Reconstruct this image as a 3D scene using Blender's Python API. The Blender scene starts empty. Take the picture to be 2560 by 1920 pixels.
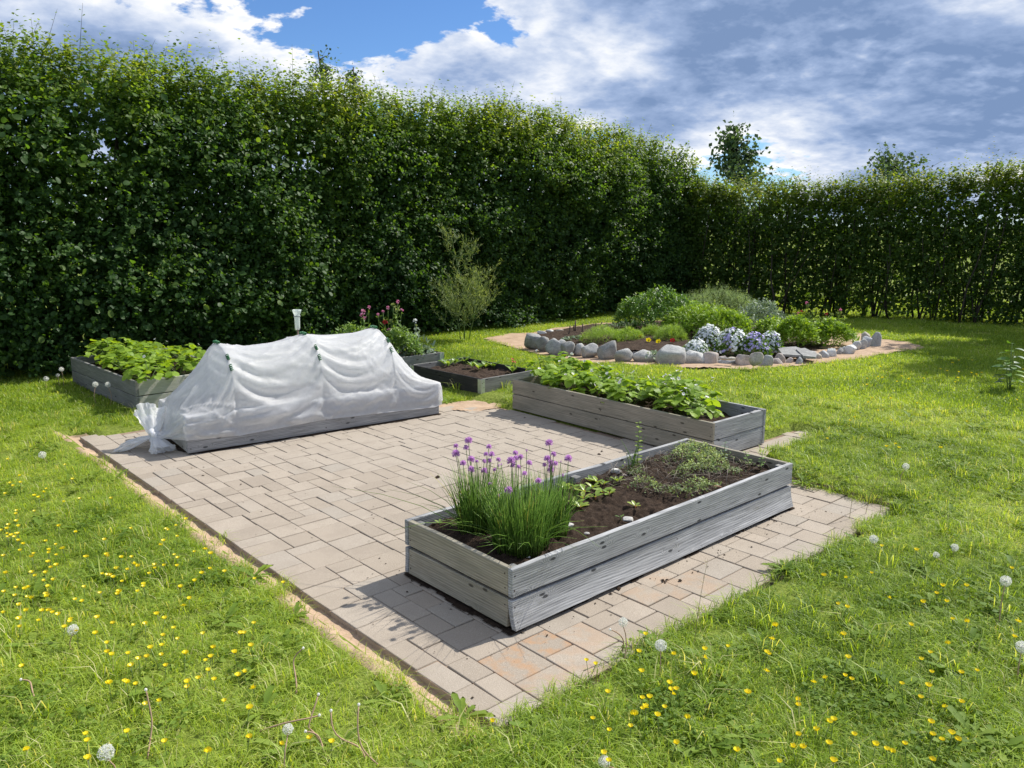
import bpy, bmesh, math
import numpy as np
from mathutils import Matrix, Vector

R = math.radians
rng = np.random.default_rng(11)
S = bpy.context.scene
COL = S.collection

# ------------------------------------------------------------------ camera
CAM = np.array([-2.2163, -2.4279, 1.7937])
YAW, PITCH, ROLL, FPX = 0.832, 0.1971, 0.0045, 2004.11          # focal length in pixels of a 2560 px wide picture
_f = np.array([math.cos(YAW) * math.cos(PITCH), math.sin(YAW) * math.cos(PITCH), -math.sin(PITCH)])
_r0 = np.array([math.sin(YAW), -math.cos(YAW), 0.0])
_u0 = np.cross(_r0, _f)
_r = math.cos(ROLL) * _r0 + math.sin(ROLL) * _u0
_u = -math.sin(ROLL) * _r0 + math.cos(ROLL) * _u0
cam_data = bpy.data.cameras.new("camera")
cam_data.sensor_width = 36.0
cam_data.lens = 36.0 * FPX / 2560.0
cam_data.clip_start, cam_data.clip_end = 0.05, 3000.0
cam = bpy.data.objects.new("camera", cam_data)
COL.objects.link(cam)
cam.matrix_world = Matrix(((_r[0], _u[0], -_f[0], CAM[0]), (_r[1], _u[1], -_f[1], CAM[1]), (_r[2], _u[2], -_f[2], CAM[2]), (0, 0, 0, 1)))
S.camera = cam

K = 2560 / 2212.0                                                  # photo points below are noted on a 2212 px wide view
def ray(u, v):
    return _f + _r * (u * K - 1280) / FPX - _u * (v * K - 960) / FPX
def W(u, v, z=0.0):
    """world point at height z seen at photo point (u, v)"""
    d = ray(u, v)
    return CAM + d * ((z - CAM[2]) / d[2])
def WS(u, v, z=0.0):
    return W(u / K, v / K, z)
def at_depth(u, v, p):
    """point on the ray (u, v) as far ahead as the point p"""
    d = ray(u, v)
    return CAM + d * float(np.dot(np.asarray(p) - CAM, _f))
def depth(p):
    return float(np.dot(np.asarray(p, float) - CAM, _f))
def in_view(P, m=0.12):
    d = P - CAM
    z = d @ _f
    x = (d @ _r) / np.maximum(z, .1) * FPX / 1280
    y = (d @ _u) / np.maximum(z, .1) * FPX / 960
    return (z > .5) & (abs(x) < 1 + m) & (abs(y) < 1 + m)

# ------------------------------------------------------------------ light
SUN_AZ, SUN_EL = R(-8), R(47)                                      # direction to the sun, azimuth from +x
S.view_settings.view_transform = 'Standard'
S.view_settings.look = 'None'
S.view_settings.exposure = 0.5
S.view_settings.gamma = 1.0
S.view_settings.use_curve_mapping = False
sun_data = bpy.data.lights.new("sun", 'SUN')
sun_data.energy = 4.5
sun_data.angle = R(0.5)
sun_data.color = (1.0, 0.955, 0.87)
sun = bpy.data.objects.new("sun", sun_data)
COL.objects.link(sun)
sdir = Vector((math.cos(SUN_AZ) * math.cos(SUN_EL), math.sin(SUN_AZ) * math.cos(SUN_EL), math.sin(SUN_EL)))
sun.rotation_euler = sdir.to_track_quat('Z', 'Y').to_euler()
sun.location = (20, -2, 25)

def N(nt, t, ins=None, **props):
    n = nt.nodes.new(t)
    for k, v in props.items():
        setattr(n, k, v)
    for k, v in (ins or {}).items():
        s = n.inputs[k]
        if isinstance(v, bpy.types.NodeSocket):
            nt.links.new(v, s)
        else:
            s.default_value = v
    return n
def math_n(nt, op, a, b=0.0, c=0.0, clamp=False):
    n = N(nt, 'ShaderNodeMath', {0: a, 1: b, 2: c}, operation=op)
    n.use_clamp = clamp
    return n.outputs[0]
def vmath(nt, op, a, b=(0, 0, 0)):
    return N(nt, 'ShaderNodeVectorMath', {0: a, 1: b}, operation=op).outputs[0]
def ramp(nt, fac, stops, interp='LINEAR'):
    n = N(nt, 'ShaderNodeValToRGB', {0: fac})
    e = n.color_ramp.elements
    n.color_ramp.interpolation = interp
    while len(e) < len(stops):
        e.new(0.5)
    for el, (p, c) in zip(e, stops):
        el.position = p
        el.color = tuple(c) + (1,) if len(c) == 3 else c
    return n.outputs[0]
def noise(nt, vec, scale, detail=4, rough=.55, dist=0.0, out=0):
    return N(nt, 'ShaderNodeTexNoise', {'Vector': vec, 'Scale': scale, 'Detail': detail, 'Roughness': rough, 'Distortion': dist}).outputs[out]
def mixc(nt, fac, a, b, mode='MIX'):
    n = nt.nodes.new('ShaderNodeMix')
    n.data_type = 'RGBA'
    n.blend_type = mode
    for i, v in ((0, fac), (6, a), (7, b)):
        if isinstance(v, bpy.types.NodeSocket):
            nt.links.new(v, n.inputs[i])
        else:
            n.inputs[i].default_value = (tuple(v) + (1,) if i and len(v) == 3 else v)
    return n.outputs[2]

# sky: clear Nishita sky with a layer of cumulus clouds
world = bpy.data.worlds.new("World")
S.world = world
world.use_nodes = True
wt = world.node_tree
wt.nodes.clear()
sky = N(wt, 'ShaderNodeTexSky', sky_type='NISHITA')
sky.sun_disc = False
sky.sun_elevation = SUN_EL
sky.sun_rotation = math.pi / 2 - SUN_AZ
sky.air_density = 1.0
sky.dust_density = 0.0
sky.ozone_density = 3.0
world.cycles.sampling_method = 'MANUAL'
world.cycles.sample_map_resolution = 512
CL_BIG, CL_SEED, CL_TH, CL_ROT = 1.0, 29.9, .484, -19
tc = N(wt, 'ShaderNodeTexCoord')
vrot = N(wt, 'ShaderNodeVectorRotate', {'Vector': tc.outputs['Generated'], 'Angle': R(-CL_ROT)}, rotation_type='Z_AXIS')
sep = N(wt, 'ShaderNodeSeparateXYZ', {0: vrot.outputs[0]})
zz = math_n(wt, 'ADD', math_n(wt, 'MAXIMUM', sep.outputs[2], 0.0), 0.27)
cvec = N(wt, 'ShaderNodeCombineXYZ', {0: math_n(wt, 'DIVIDE', sep.outputs[0], zz), 1: math_n(wt, 'DIVIDE', sep.outputs[1], zz), 2: CL_SEED}).outputs[0]
def cloud_field(vec):
    big = noise(wt, vec, CL_BIG, 2, .5)
    mid = noise(wt, vec, CL_BIG * 2.4, 14, .62, .1)
    vo = N(wt, 'ShaderNodeTexVoronoi', {'Vector': vmath(wt, 'ADD', vec, N(wt, 'ShaderNodeTexNoise', {'Vector': vec, 'Scale': CL_BIG * 6, 'Detail': 4.0}).outputs[1]), 'Scale': CL_BIG * 4.2}, feature='SMOOTH_F1')
    vo.inputs['Smoothness'].default_value = .35
    bil = math_n(wt, 'SUBTRACT', .5, vo.outputs['Distance'])
    return math_n(wt, 'ADD', math_n(wt, 'MULTIPLY', big, .66), math_n(wt, 'ADD', math_n(wt, 'MULTIPLY', mid, .46), math_n(wt, 'MULTIPLY', bil, .07)))
d0 = cloud_field(cvec)
sunoff = (math.cos(SUN_AZ - R(CL_ROT)) * .06, math.sin(SUN_AZ - R(CL_ROT)) * .06, 0)
d1 = cloud_field(vmath(wt, 'ADD', cvec, sunoff))
mask = math_n(wt, 'MULTIPLY', ramp(wt, d0, [(CL_TH, (0, 0, 0)), (CL_TH + .022, (1, 1, 1))]), math_n(wt, 'MULTIPLY', sep.outputs[2], 60.0, clamp=True))
lit = math_n(wt, 'MULTIPLY', math_n(wt, 'SUBTRACT', d0, d1), 5.0)
thick = math_n(wt, 'MULTIPLY_ADD', math_n(wt, 'SUBTRACT', d0, CL_TH + .03), -4.6, .80)
lum = math_n(wt, 'ADD', lit, math_n(wt, 'MAXIMUM', thick, .10), clamp=True)
ccol = ramp(wt, lum, [(0.0, (.20, .30, .51)), (.30, (.34, .45, .68)), (.60, (.62, .70, .86)), (.95, (1.05, 1.05, 1.05))])
skyc = mixc(wt, 1.0, sky.outputs[0], (.60, .80, 1.08), 'MULTIPLY')
bg1 = N(wt, 'ShaderNodeBackground', {0: skyc, 1: 0.085})
bg2 = N(wt, 'ShaderNodeBackground', {0: ccol, 1: 0.74})
mx = N(wt, 'ShaderNodeMixShader', {0: mask, 1: bg1.outputs[0], 2: bg2.outputs[0]})
wo = N(wt, 'ShaderNodeOutputWorld', {0: mx.outputs[0]})

# ------------------------------------------------------------------ helpers
def tag(o, label=None, cat=None, group=None, kind=None):
    if label: o['label'] = label
    if cat: o['category'] = cat
    if group: o['group'] = group
    if kind: o['kind'] = kind
    return o
def empty(name, loc=(0, 0, 0), rz=0.0, label=None, cat=None, group=None):
    o = bpy.data.objects.new(name, None)
    o.empty_display_size = .1
    COL.objects.link(o)
    o.location = loc
    o.rotation_euler = (0, 0, rz)
    return tag(o, label, cat, group)
def link(name, me, parent=None, loc=None, rot=None, scale=None):
    o = bpy.data.objects.new(name, me)
    COL.objects.link(o)
    if parent is not None: o.parent = parent
    if loc is not None: o.location = loc
    if rot is not None: o.rotation_euler = rot
    if scale is not None: o.scale = scale if hasattr(scale, '__len__') else (scale,) * 3
    return o
def tri_mesh(name, v, f, mats, tint=None, mi=None, smooth=True):
    me = bpy.data.meshes.new(name)
    v = np.asarray(v, np.float32)
    f = np.asarray(f, np.int32)
    me.vertices.add(len(v))
    me.vertices.foreach_set('co', v.ravel())
    me.loops.add(f.size)
    me.loops.foreach_set('vertex_index', f.ravel())
    me.polygons.add(len(f))
    me.polygons.foreach_set('loop_start', np.arange(0, f.size, 3, dtype=np.int32))
    if mi is not None:
        me.polygons.foreach_set('material_index', np.asarray(mi, np.int32))
    me.polygons.foreach_set('use_smooth', np.full(len(f), bool(smooth)))
    for m in (mats if isinstance(mats, (list, tuple)) else [mats]):
        me.materials.append(m)
    if tint is not None:
        a = me.attributes.new('tint', 'FLOAT', 'POINT')
        a.data.foreach_set('value', np.asarray(tint, np.float32))
    me.update(calc_edges=True)
    return me
class TM:
    """collects triangles; tint is a 0..1 value for each vertex"""
    def __init__(s): s.v, s.f, s.t, s.m, s.n = [], [], [], [], 0
    def add(s, v, f, tint=0.5, mi=0):
        v = np.asarray(v, float).reshape(-1, 3); f = np.asarray(f, int).reshape(-1, 3)
        s.v.append(v); s.f.append(f + s.n)
        s.t.append(np.broadcast_to(np.asarray(tint, float), (len(v),)).copy())
        s.m.append(np.full(len(f), mi)); s.n += len(v)
    def mesh(s, name, mats, smooth=True):
        return tri_mesh(name, np.concatenate(s.v), np.concatenate(s.f), mats, np.concatenate(s.t), np.concatenate(s.m), smooth)
    def build(s, name, mats, parent=None, loc=None, rot=None, smooth=True):
        return link(name, s.mesh(name, mats, smooth), parent, loc, rot)
def unit(a):
    a = np.asarray(a, float)
    return a / np.maximum(np.linalg.norm(a, axis=-1, keepdims=True), 1e-9)
def frames(T, Nr):
    """matrices whose columns are (x, y=T, z~Nr)"""
    T = unit(T); X = unit(np.cross(T, Nr)); Z = np.cross(X, T)
    return np.stack([X, T, Z], axis=-1)
def scatter(tv, tf, pos, T, Nr, size):
    M = frames(T, Nr) * np.asarray(size, float).reshape(-1, 1, 1)
    v = np.einsum('nij,kj->nki', M, tv) + np.asarray(pos)[:, None, :]
    n, k = len(pos), len(tv)
    f = (np.asarray(tf)[None] + (np.arange(n) * k)[:, None, None]).reshape(-1, 3)
    return v.reshape(-1, 3), f
def rdir(n, up=0.0):
    d = rng.normal(size=(n, 3)); d[:, 2] += up
    return unit(d)
def tube(tm, pts, rad, sides=5, tint=.5, mi=0):
    pts = np.asarray(pts, float); n = len(pts)
    rad = np.broadcast_to(np.asarray(rad, float), (n,))
    T = unit(np.gradient(pts, axis=0))
    ref = np.array([0, 0, 1.0]) if abs(T[:, 2]).mean() < .8 else np.array([1.0, 0, 0])
    X = unit(np.cross(T, ref)); Y = np.cross(T, X)
    a = np.arange(sides) * 2 * math.pi / sides
    v = pts[:, None] + rad[:, None, None] * (np.cos(a)[None, :, None] * X[:, None] + np.sin(a)[None, :, None] * Y[:, None])
    f = []
    for i in range(n - 1):
        for j in range(sides):
            p, q = i * sides + j, i * sides + (j + 1) % sides
            f += [(p, q, q + sides), (p, q + sides, p + sides)]
    for j in range(1, sides - 1):
        f.append((0, j + 1, j)); b = (n - 1) * sides
        f.append((b, b + j, b + j + 1))
    tm.add(v.reshape(-1, 3), f, tint, mi)
_perm = np.random.default_rng(3).random((8, 256, 256))
def vnoise(x, y, s=0):
    x = np.asarray(x, float); y = np.asarray(y, float)
    xi = np.floor(x).astype(int); yi = np.floor(y).astype(int)
    fx = x - xi; fy = y - yi
    fx = fx * fx * (3 - 2 * fx); fy = fy * fy * (3 - 2 * fy)
    g = _perm[s % 8]
    a = g[xi % 256, yi % 256]; b = g[(xi + 1) % 256, yi % 256]
    c = g[xi % 256, (yi + 1) % 256]; d = g[(xi + 1) % 256, (yi + 1) % 256]
    return (a * (1 - fx) + b * fx) * (1 - fy) + (c * (1 - fx) + d * fx) * fy
def fbm(x, y, s=0, o=4):
    t = 0; a = .5
    for i in range(o):
        t = t + a * vnoise(x * 2 ** i + 13.7 * i, y * 2 ** i + 5.1 * i, s + i); a *= .5
    return t
def inpoly(x, y, poly):
    x = np.asarray(x, float); y = np.asarray(y, float)
    ins = np.zeros(np.broadcast(x, y).shape, bool)
    p = np.asarray(poly); q = np.roll(p, 1, axis=0)
    for (x1, y1), (x2, y2) in zip(p, q):
        c = (y1 > y) != (y2 > y)
        ins ^= c & (x < (x2 - x1) * (y - y1) / (y2 - y1 + 1e-12) + x1)
    return ins
def grid_patch(name, x0, x1, y0, y1, cell, maskf, zf, mat, parent=None, skirt=0.0):
    nx = max(2, int(round((x1 - x0) / cell)) + 1); ny = max(2, int(round((y1 - y0) / cell)) + 1)
    X, Y = np.meshgrid(np.linspace(x0, x1, nx), np.linspace(y0, y1, ny), indexing='ij')
    keep = maskf((X[:-1, :-1] + X[1:, 1:]) / 2, (Y[:-1, :-1] + Y[1:, 1:]) / 2) if maskf else np.ones((nx - 1, ny - 1), bool)
    v = np.stack([X, Y, zf(X, Y)], -1).reshape(-1, 3)
    i, j = np.nonzero(keep)
    a = i * ny + j; b = a + ny
    f = np.concatenate([np.stack([a, b, b + 1], 1), np.stack([a, b + 1, a + 1], 1)])
    used = np.unique(f); remap = np.full(len(v), -1); remap[used] = np.arange(len(used))
    return link(name, tri_mesh(name, v[used], remap[f], mat), parent)

# ------------------------------------------------------------------ materials
def new_mat(name):
    m = bpy.data.materials.new(name); m.use_nodes = True
    nt = m.node_tree; nt.nodes.clear()
    return m, nt
def out(nt, sh, disp=None):
    o = N(nt, 'ShaderNodeOutputMaterial', {0: sh})
    if disp is not None: nt.links.new(disp, o.inputs[2])
def bsdf(nt, col, rough=.7, spec=.3, normal=None, **kw):
    ins = {'Base Color': col if isinstance(col, bpy.types.NodeSocket) else tuple(col) + (1,), 'Roughness': rough, 'Specular IOR Level': spec}
    if normal is not None: ins['Normal'] = normal
    ins.update(kw)
    return N(nt, 'ShaderNodeBsdfPrincipled', ins).outputs[0]
def bump(nt, h, strength=.5, dist=.01):
    return N(nt, 'ShaderNodeBump', {'Strength': strength, 'Distance': dist, 'Height': h}).outputs[0]
def simple(name, col, rough=.6, spec=.3, **kw):
    m, nt = new_mat(name)
    tcn = N(nt, 'ShaderNodeTexCoord')
    n = noise(nt, tcn.outputs['Object'], 40, 3)
    c = mixc(nt, n, tuple(x * .8 for x in col), tuple(min(1, x * 1.2) for x in col))
    out(nt, bsdf(nt, c, rough, spec, **kw))
    return m
GAIN = 1.35
def leaf_mat(name, stops, trans=.42, tcol=(1.5, 1.5, .55), rough=.42, spec=.35, inst=False):
    """stops: tint -> colour; light also passes through the leaf"""
    m, nt = new_mat(name)
    if tcol[1] > 1.15: stops = [(p_, tuple(min(.9, q_ * GAIN) for q_ in c_)) for p_, c_ in stops]
    t = N(nt, 'ShaderNodeAttribute', attribute_name='tint').outputs['Fac']
    if inst:
        g = N(nt, 'ShaderNodeAttribute', attribute_name='gtint', attribute_type='INSTANCER').outputs['Fac']
        t = math_n(nt, 'ADD', math_n(nt, 'MULTIPLY', t, .62), math_n(nt, 'MULTIPLY', g, .38))
    c = ramp(nt, t, stops)
    tc_ = mixc(nt, 1.0, c, tcol, 'MULTIPLY')
    tr = N(nt, 'ShaderNodeBsdfTranslucent', {0: tc_}).outputs[0]
    p = bsdf(nt, c, rough, spec)
    out(nt, N(nt, 'ShaderNodeMixShader', {0: trans, 1: p, 2: tr}).outputs[0])
    return m
def wood_mat(name, dark, light, stain, stain_amt=.4, contrast=1.0):
    m, nt = new_mat(name)
    tcn = N(nt, 'ShaderNodeTexCoord')
    rnd = N(nt, 'ShaderNodeObjectInfo').outputs['Random']
    off = N(nt, 'ShaderNodeCombineXYZ', {0: math_n(nt, 'MULTIPLY', rnd, 37.0), 1: 0.0, 2: math_n(nt, 'MULTIPLY', rnd, 11.0)}).outputs[0]
    p = vmath(nt, 'ADD', tcn.outputs['Object'], off)
    s = N(nt, 'ShaderNodeSeparateXYZ', {0: p})
    warp = noise(nt, vmath(nt, 'MULTIPLY', p, (.8, 3, 6)), 1.0, 2, .5)
    kvn = N(nt, 'ShaderNodeTexVoronoi', {'Vector': N(nt, 'ShaderNodeCombineXYZ', {0: math_n(nt, 'MULTIPLY', s.outputs[0], 3.4), 1: math_n(nt, 'MULTIPLY', s.outputs[2], 9.0)}).outputs[0], 'Scale': 1.0}, voronoi_dimensions='2D')
    kv = math_n(nt, 'ADD', kvn.outputs['Distance'], math_n(nt, 'MULTIPLY', math_n(nt, 'GREATER_THAN', N(nt, 'ShaderNodeSeparateColor', {0: kvn.outputs['Color']}).outputs[0], .55), .5))
    knot = ramp(nt, kv, [(.0, (1, 1, 1)), (.30, (.0, .0, .0))], 'EASE')
    g = math_n(nt, 'ADD', math_n(nt, 'MULTIPLY', s.outputs[2], 520.0), math_n(nt, 'ADD', math_n(nt, 'MULTIPLY', warp, 40.0), math_n(nt, 'MULTIPLY', knot, 34.0)))
    ring = math_n(nt, 'MULTIPLY_ADD', math_n(nt, 'SINE', g), .5, .5)
    fine = noise(nt, vmath(nt, 'MULTIPLY', p, (7, 120, 190)), 1.0, 3, .6)
    streak = noise(nt, vmath(nt, 'MULTIPLY', p, (3, 30, 60)), 1.0, 3, .6)
    h = math_n(nt, 'ADD', math_n(nt, 'MULTIPLY', ring, .13), math_n(nt, 'ADD', math_n(nt, 'MULTIPLY', fine, .42), math_n(nt, 'MULTIPLY', streak, .40)))
    c = ramp(nt, h, [(.5 - .22 / contrast, dark), (.5 + .24 / contrast, light)])
    blotch = ramp(nt, noise(nt, vmath(nt, 'MULTIPLY', p, (2.2, 6, 9)), 1.0, 4, .6), [(.42, (0, 0, 0)), (.68, (1, 1, 1))])
    c = mixc(nt, math_n(nt, 'MULTIPLY', blotch, stain_amt), c, stain)
    tone = math_n(nt, 'MULTIPLY_ADD', rnd, .22, .94)
    c = mixc(nt, 1.0, c, N(nt, 'ShaderNodeCombineColor', {0: tone, 1: tone, 2: tone}).outputs[0], 'MULTIPLY')
    alg = ramp(nt, noise(nt, vmath(nt, 'MULTIPLY', p, (5, 5, 14)), 1.0, 5, .7), [(.56, (0, 0, 0)), (.70, (1, 1, 1))])
    c = mixc(nt, math_n(nt, 'MULTIPLY', alg, .30), c, (.15, .14, .095))
    kd = ramp(nt, kv, [(.045, (1, 1, 1)), (.08, (0, 0, 0))])
    c = mixc(nt, math_n(nt, 'MULTIPLY', kd, .9), c, tuple(x * .35 for x in dark))
    out(nt, bsdf(nt, c, .75, .22, bump(nt, h, .55, .004)))
    return m

M = {}
M['silver'] = wood_mat('weathered silver wood', (.11, .113, .12), (.56, .562, .568), (.23, .23, .232), .42)
M['browngrey'] = wood_mat('weathered brown grey wood', (.16, .14, .105), (.46, .415, .33), (.14, .14, .11), .5)
M['palewood'] = wood_mat('pale bleached wood', (.30, .29, .26), (.56, .55, .50), (.22, .22, .20), .3)
M['darkwood'] = wood_mat('tarred dark wood', (.012, .012, .013), (.06, .06, .062), (.02, .02, .02), .4)
M['greywood'] = wood_mat('grey collar wood', (.10, .10, .10), (.36, .355, .34), (.07, .07, .07), .5)
M['galv'] = simple('galvanised steel', (.55, .57, .60), .42, .5, Metallic=.75)
M['screw'] = simple('rusty screw', (.05, .035, .03), .7)
M['green_clip'] = simple('green plastic', (.03, .16, .06), .4, .5)
M['hoop'] = simple('hoop tube', (.22, .24, .24), .5)
M['stick'] = simple('bare stick', (.16, .12, .09), .85)
M['palestick'] = simple('pale dry stalk', (.40, .27, .18), .85)
M['white_petal'] = leaf_mat('white petals', [(0, (.75, .76, .78)), (1, (.88, .88, .86))], .25, (1, 1, 1), .6, .2)
M['phlox_white'] = leaf_mat('phlox white', [(0, (.78, .82, .82)), (1, (.92, .93, .92))], .25, (1, 1, 1), .6, .2)
M['phlox_purple'] = leaf_mat('phlox lilac', [(0, (.42, .37, .70)), (1, (.66, .62, .88))], .25, (1, 1, 1.1), .6, .2)
M['yellow_petal'] = leaf_mat('yellow petals', [(0, (.80, .62, .01)), (1, (.95, .82, .03))], .3, (1, 1, .5), .35, .4)
M['yellow_eye'] = simple('flower eye', (.65, .50, .04))
M['chive_flower'] = leaf_mat('chive blossom', [(0, (.52, .26, .58)), (1, (.84, .56, .86))], .45, (1.05, .95, 1.05), .6, .2)
M['pink_petal'] = leaf_mat('pink petals', [(0, (.55, .14, .28)), (1, (.80, .42, .58))], .25, (1.1, .8, 1), .6, .2)
M['red_petal'] = leaf_mat('red petals', [(0, (.25, .01, .02)), (1, (.55, .05, .07))], .2, (1.1, .6, .6), .6, .2)
M['green_head'] = leaf_mat('green flower head', [(0, (.10, .15, .05)), (1, (.30, .34, .14))], .3)
M['chive'] = leaf_mat('chive leaves', [(0, (.075, .15, .03)), (.6, (.17, .285, .05)), (.9, (.25, .35, .07)), (1, (.45, .42, .12))], .4, (1.3, 1.3, .5), .4, .4)
M['stemgreen'] = leaf_mat('green stems', [(0, (.06, .10, .03)), (1, (.16, .22, .06))], .15)
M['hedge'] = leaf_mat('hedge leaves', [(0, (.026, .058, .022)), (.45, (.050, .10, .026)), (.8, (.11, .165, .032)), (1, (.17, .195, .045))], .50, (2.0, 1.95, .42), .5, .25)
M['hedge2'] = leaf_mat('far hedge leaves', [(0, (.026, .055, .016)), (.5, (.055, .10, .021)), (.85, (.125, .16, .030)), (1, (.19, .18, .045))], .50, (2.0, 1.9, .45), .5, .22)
M['bark'] = simple('dark bark', (.045, .038, .03), .9)
M['straw'] = leaf_mat('strawberry leaves', [(0, (.09, .16, .022)), (.5, (.17, .27, .032)), (1, (.26, .36, .05))], .45, (1.5, 1.4, .4), .48, .3)
M['beet'] = leaf_mat('beet leaves', [(0, (.10, .18, .03)), (.7, (.22, .30, .05)), (1, (.30, .34, .06))], .4, (1.5, 1.4, .4), .35, .5)
M['beetstem'] = simple('red stalk', (.30, .10, .05))
M['thyme'] = leaf_mat('thyme leaves', [(0, (.09, .12, .06)), (.6, (.19, .24, .11)), (1, (.34, .40, .16))], .25, (1.3, 1.3, .6), .6, .2)
M['drytwig'] = leaf_mat('dry twigs', [(0, (.10, .08, .065)), (1, (.40, .34, .28))], .1, (1, 1, 1), .8, .1)
M['bush_dark'] = leaf_mat('glossy bush leaves', [(0, (.04, .09, .022)), (.6, (.10, .19, .035)), (1, (.19, .29, .055))], .4, (1.6, 1.5, .4), .38, .45)
M['bush_lime'] = leaf_mat('lime bush leaves', [(0, (.10, .17, .02)), (.6, (.19, .30, .03)), (1, (.28, .38, .05))], .42, (1.5, 1.4, .4), .45, .35)
M['feather'] = leaf_mat('feathery leaves', [(0, (.11, .17, .07)), (.6, (.20, .29, .11)), (1, (.30, .39, .16))], .35, (1.4, 1.35, .6), .6, .25)
M['feather_lime'] = leaf_mat('feathery lime leaves', [(0, (.12, .20, .03)), (.6, (.22, .33, .045)), (1, (.32, .42, .07))], .4, (1.5, 1.4, .4), .5, .3)
M['herb'] = leaf_mat('herb leaves', [(0, (.06, .12, .03)), (.6, (.14, .23, .05)), (1, (.25, .34, .09))], .38, (1.5, 1.4, .45), .4, .5)
M['greyherb'] = leaf_mat('grey green leaves', [(0, (.09, .13, .09)), (.6, (.18, .24, .17)), (1, (.32, .38, .30))], .3, (1.3, 1.3, .7), .5, .4)
M['seedpod'] = leaf_mat('seed pods', [(0, (.12, .17, .06)), (.6, (.22, .28, .10)), (1, (.34, .38, .17))], .35, (1.4, 1.35, .5), .5, .3)
M['tree'] = leaf_mat('far tree leaves', [(0, (.03, .055, .03)), (.6, (.06, .10, .05)), (1, (.11, .16, .08))], .35, (1.4, 1.4, .6), .6, .15)
M['puff'] = leaf_mat('seed head', [(0, (.85, .85, .82)), (1, (.95, .95, .92))], .5, (1, 1, 1), .8, .1)
M['grass'] = leaf_mat('grass blades', [(0, (.07, .12, .016)), (.35, (.158, .245, .030)), (.65, (.272, .365, .052)), (.88, (.36, .425, .09)), (1, (.47, .45, .23))], .50, (1.42, 1.32, .38), .45, .3, inst=True)
M['clover'] = leaf_mat('lawn weed leaves', [(0, (.07, .13, .02)), (.7, (.14, .21, .03)), (1, (.20, .26, .05))], .4, (1.4, 1.3, .4), .6, .18, inst=True)
M['drystraw'] = leaf_mat('dry straw', [(0, (.25, .20, .10)), (1, (.52, .46, .30))], .3, (1.1, 1.05, .8), .6, .2)

def ground_like(name, cols, scale, rough=.9, bs=.6, bd=.02, speck=None):
    m, nt = new_mat(name)
    g = N(nt, 'ShaderNodeNewGeometry').outputs['Position']
    n1 = noise(nt, g, scale, 6, .65)
    n2 = noise(nt, g, scale * 9, 4, .7)
    h = math_n(nt, 'ADD', math_n(nt, 'MULTIPLY', n1, .6), math_n(nt, 'MULTIPLY', n2, .4))
    c = ramp(nt, h, [(.32 + .36 * i / (len(cols) - 1), k) for i, k in enumerate(cols)])
    if speck:
        v = N(nt, 'ShaderNodeTexVoronoi', {'Vector': g, 'Scale': 70.0}).outputs['Distance']
        c = mixc(nt, ramp(nt, v, [(.10, (1, 1, 1)), (.16, (0, 0, 0))]), c, speck)
    out(nt, bsdf(nt, c, rough, .15, bump(nt, h, bs, bd)))
    return m
M['soil'] = ground_like('dark garden soil', [(.012, .008, .006), (.040, .026, .018), (.085, .058, .040)], 30, .95, .9, .02)
M['drysoil'] = ground_like('dry garden soil', [(.018, .012, .009), (.05, .033, .024), (.11, .078, .056)], 22, .95, .9, .02, (.16, .12, .09))
M['sand'] = ground_like('sand', [(.26, .18, .12), (.41, .295, .205), (.52, .39, .28)], 6, .95, .5, .02)
M['bedsand'] = ground_like('joint sand', [(.13, .09, .065), (.26, .19, .14), (.38, .285, .21)], 16, .95, .5, .01)
M['dirt'] = ground_like('cut turf soil', [(.04, .028, .018), (.09, .065, .045), (.15, .11, .075)], 20, .95, .9, .02)
def lawn_mat():
    m, nt = new_mat('turf')
    g = N(nt, 'ShaderNodeNewGeometry').outputs['Position']
    n1 = noise(nt, g, .7, 5, .6); n2 = noise(nt, g, 45, 4, .7)
    c = ramp(nt, n2, [(.35, (.06, .085, .016)), (.55, (.18, .22, .04)), (.72, (.32, .31, .11))])
    c = mixc(nt, math_n(nt, 'MULTIPLY', n1, .5), c, (.17, .24, .03))
    out(nt, bsdf(nt, c, .95, .1, bump(nt, n2, .8, .02)))
    return m
M['turf'] = lawn_mat()
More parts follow.
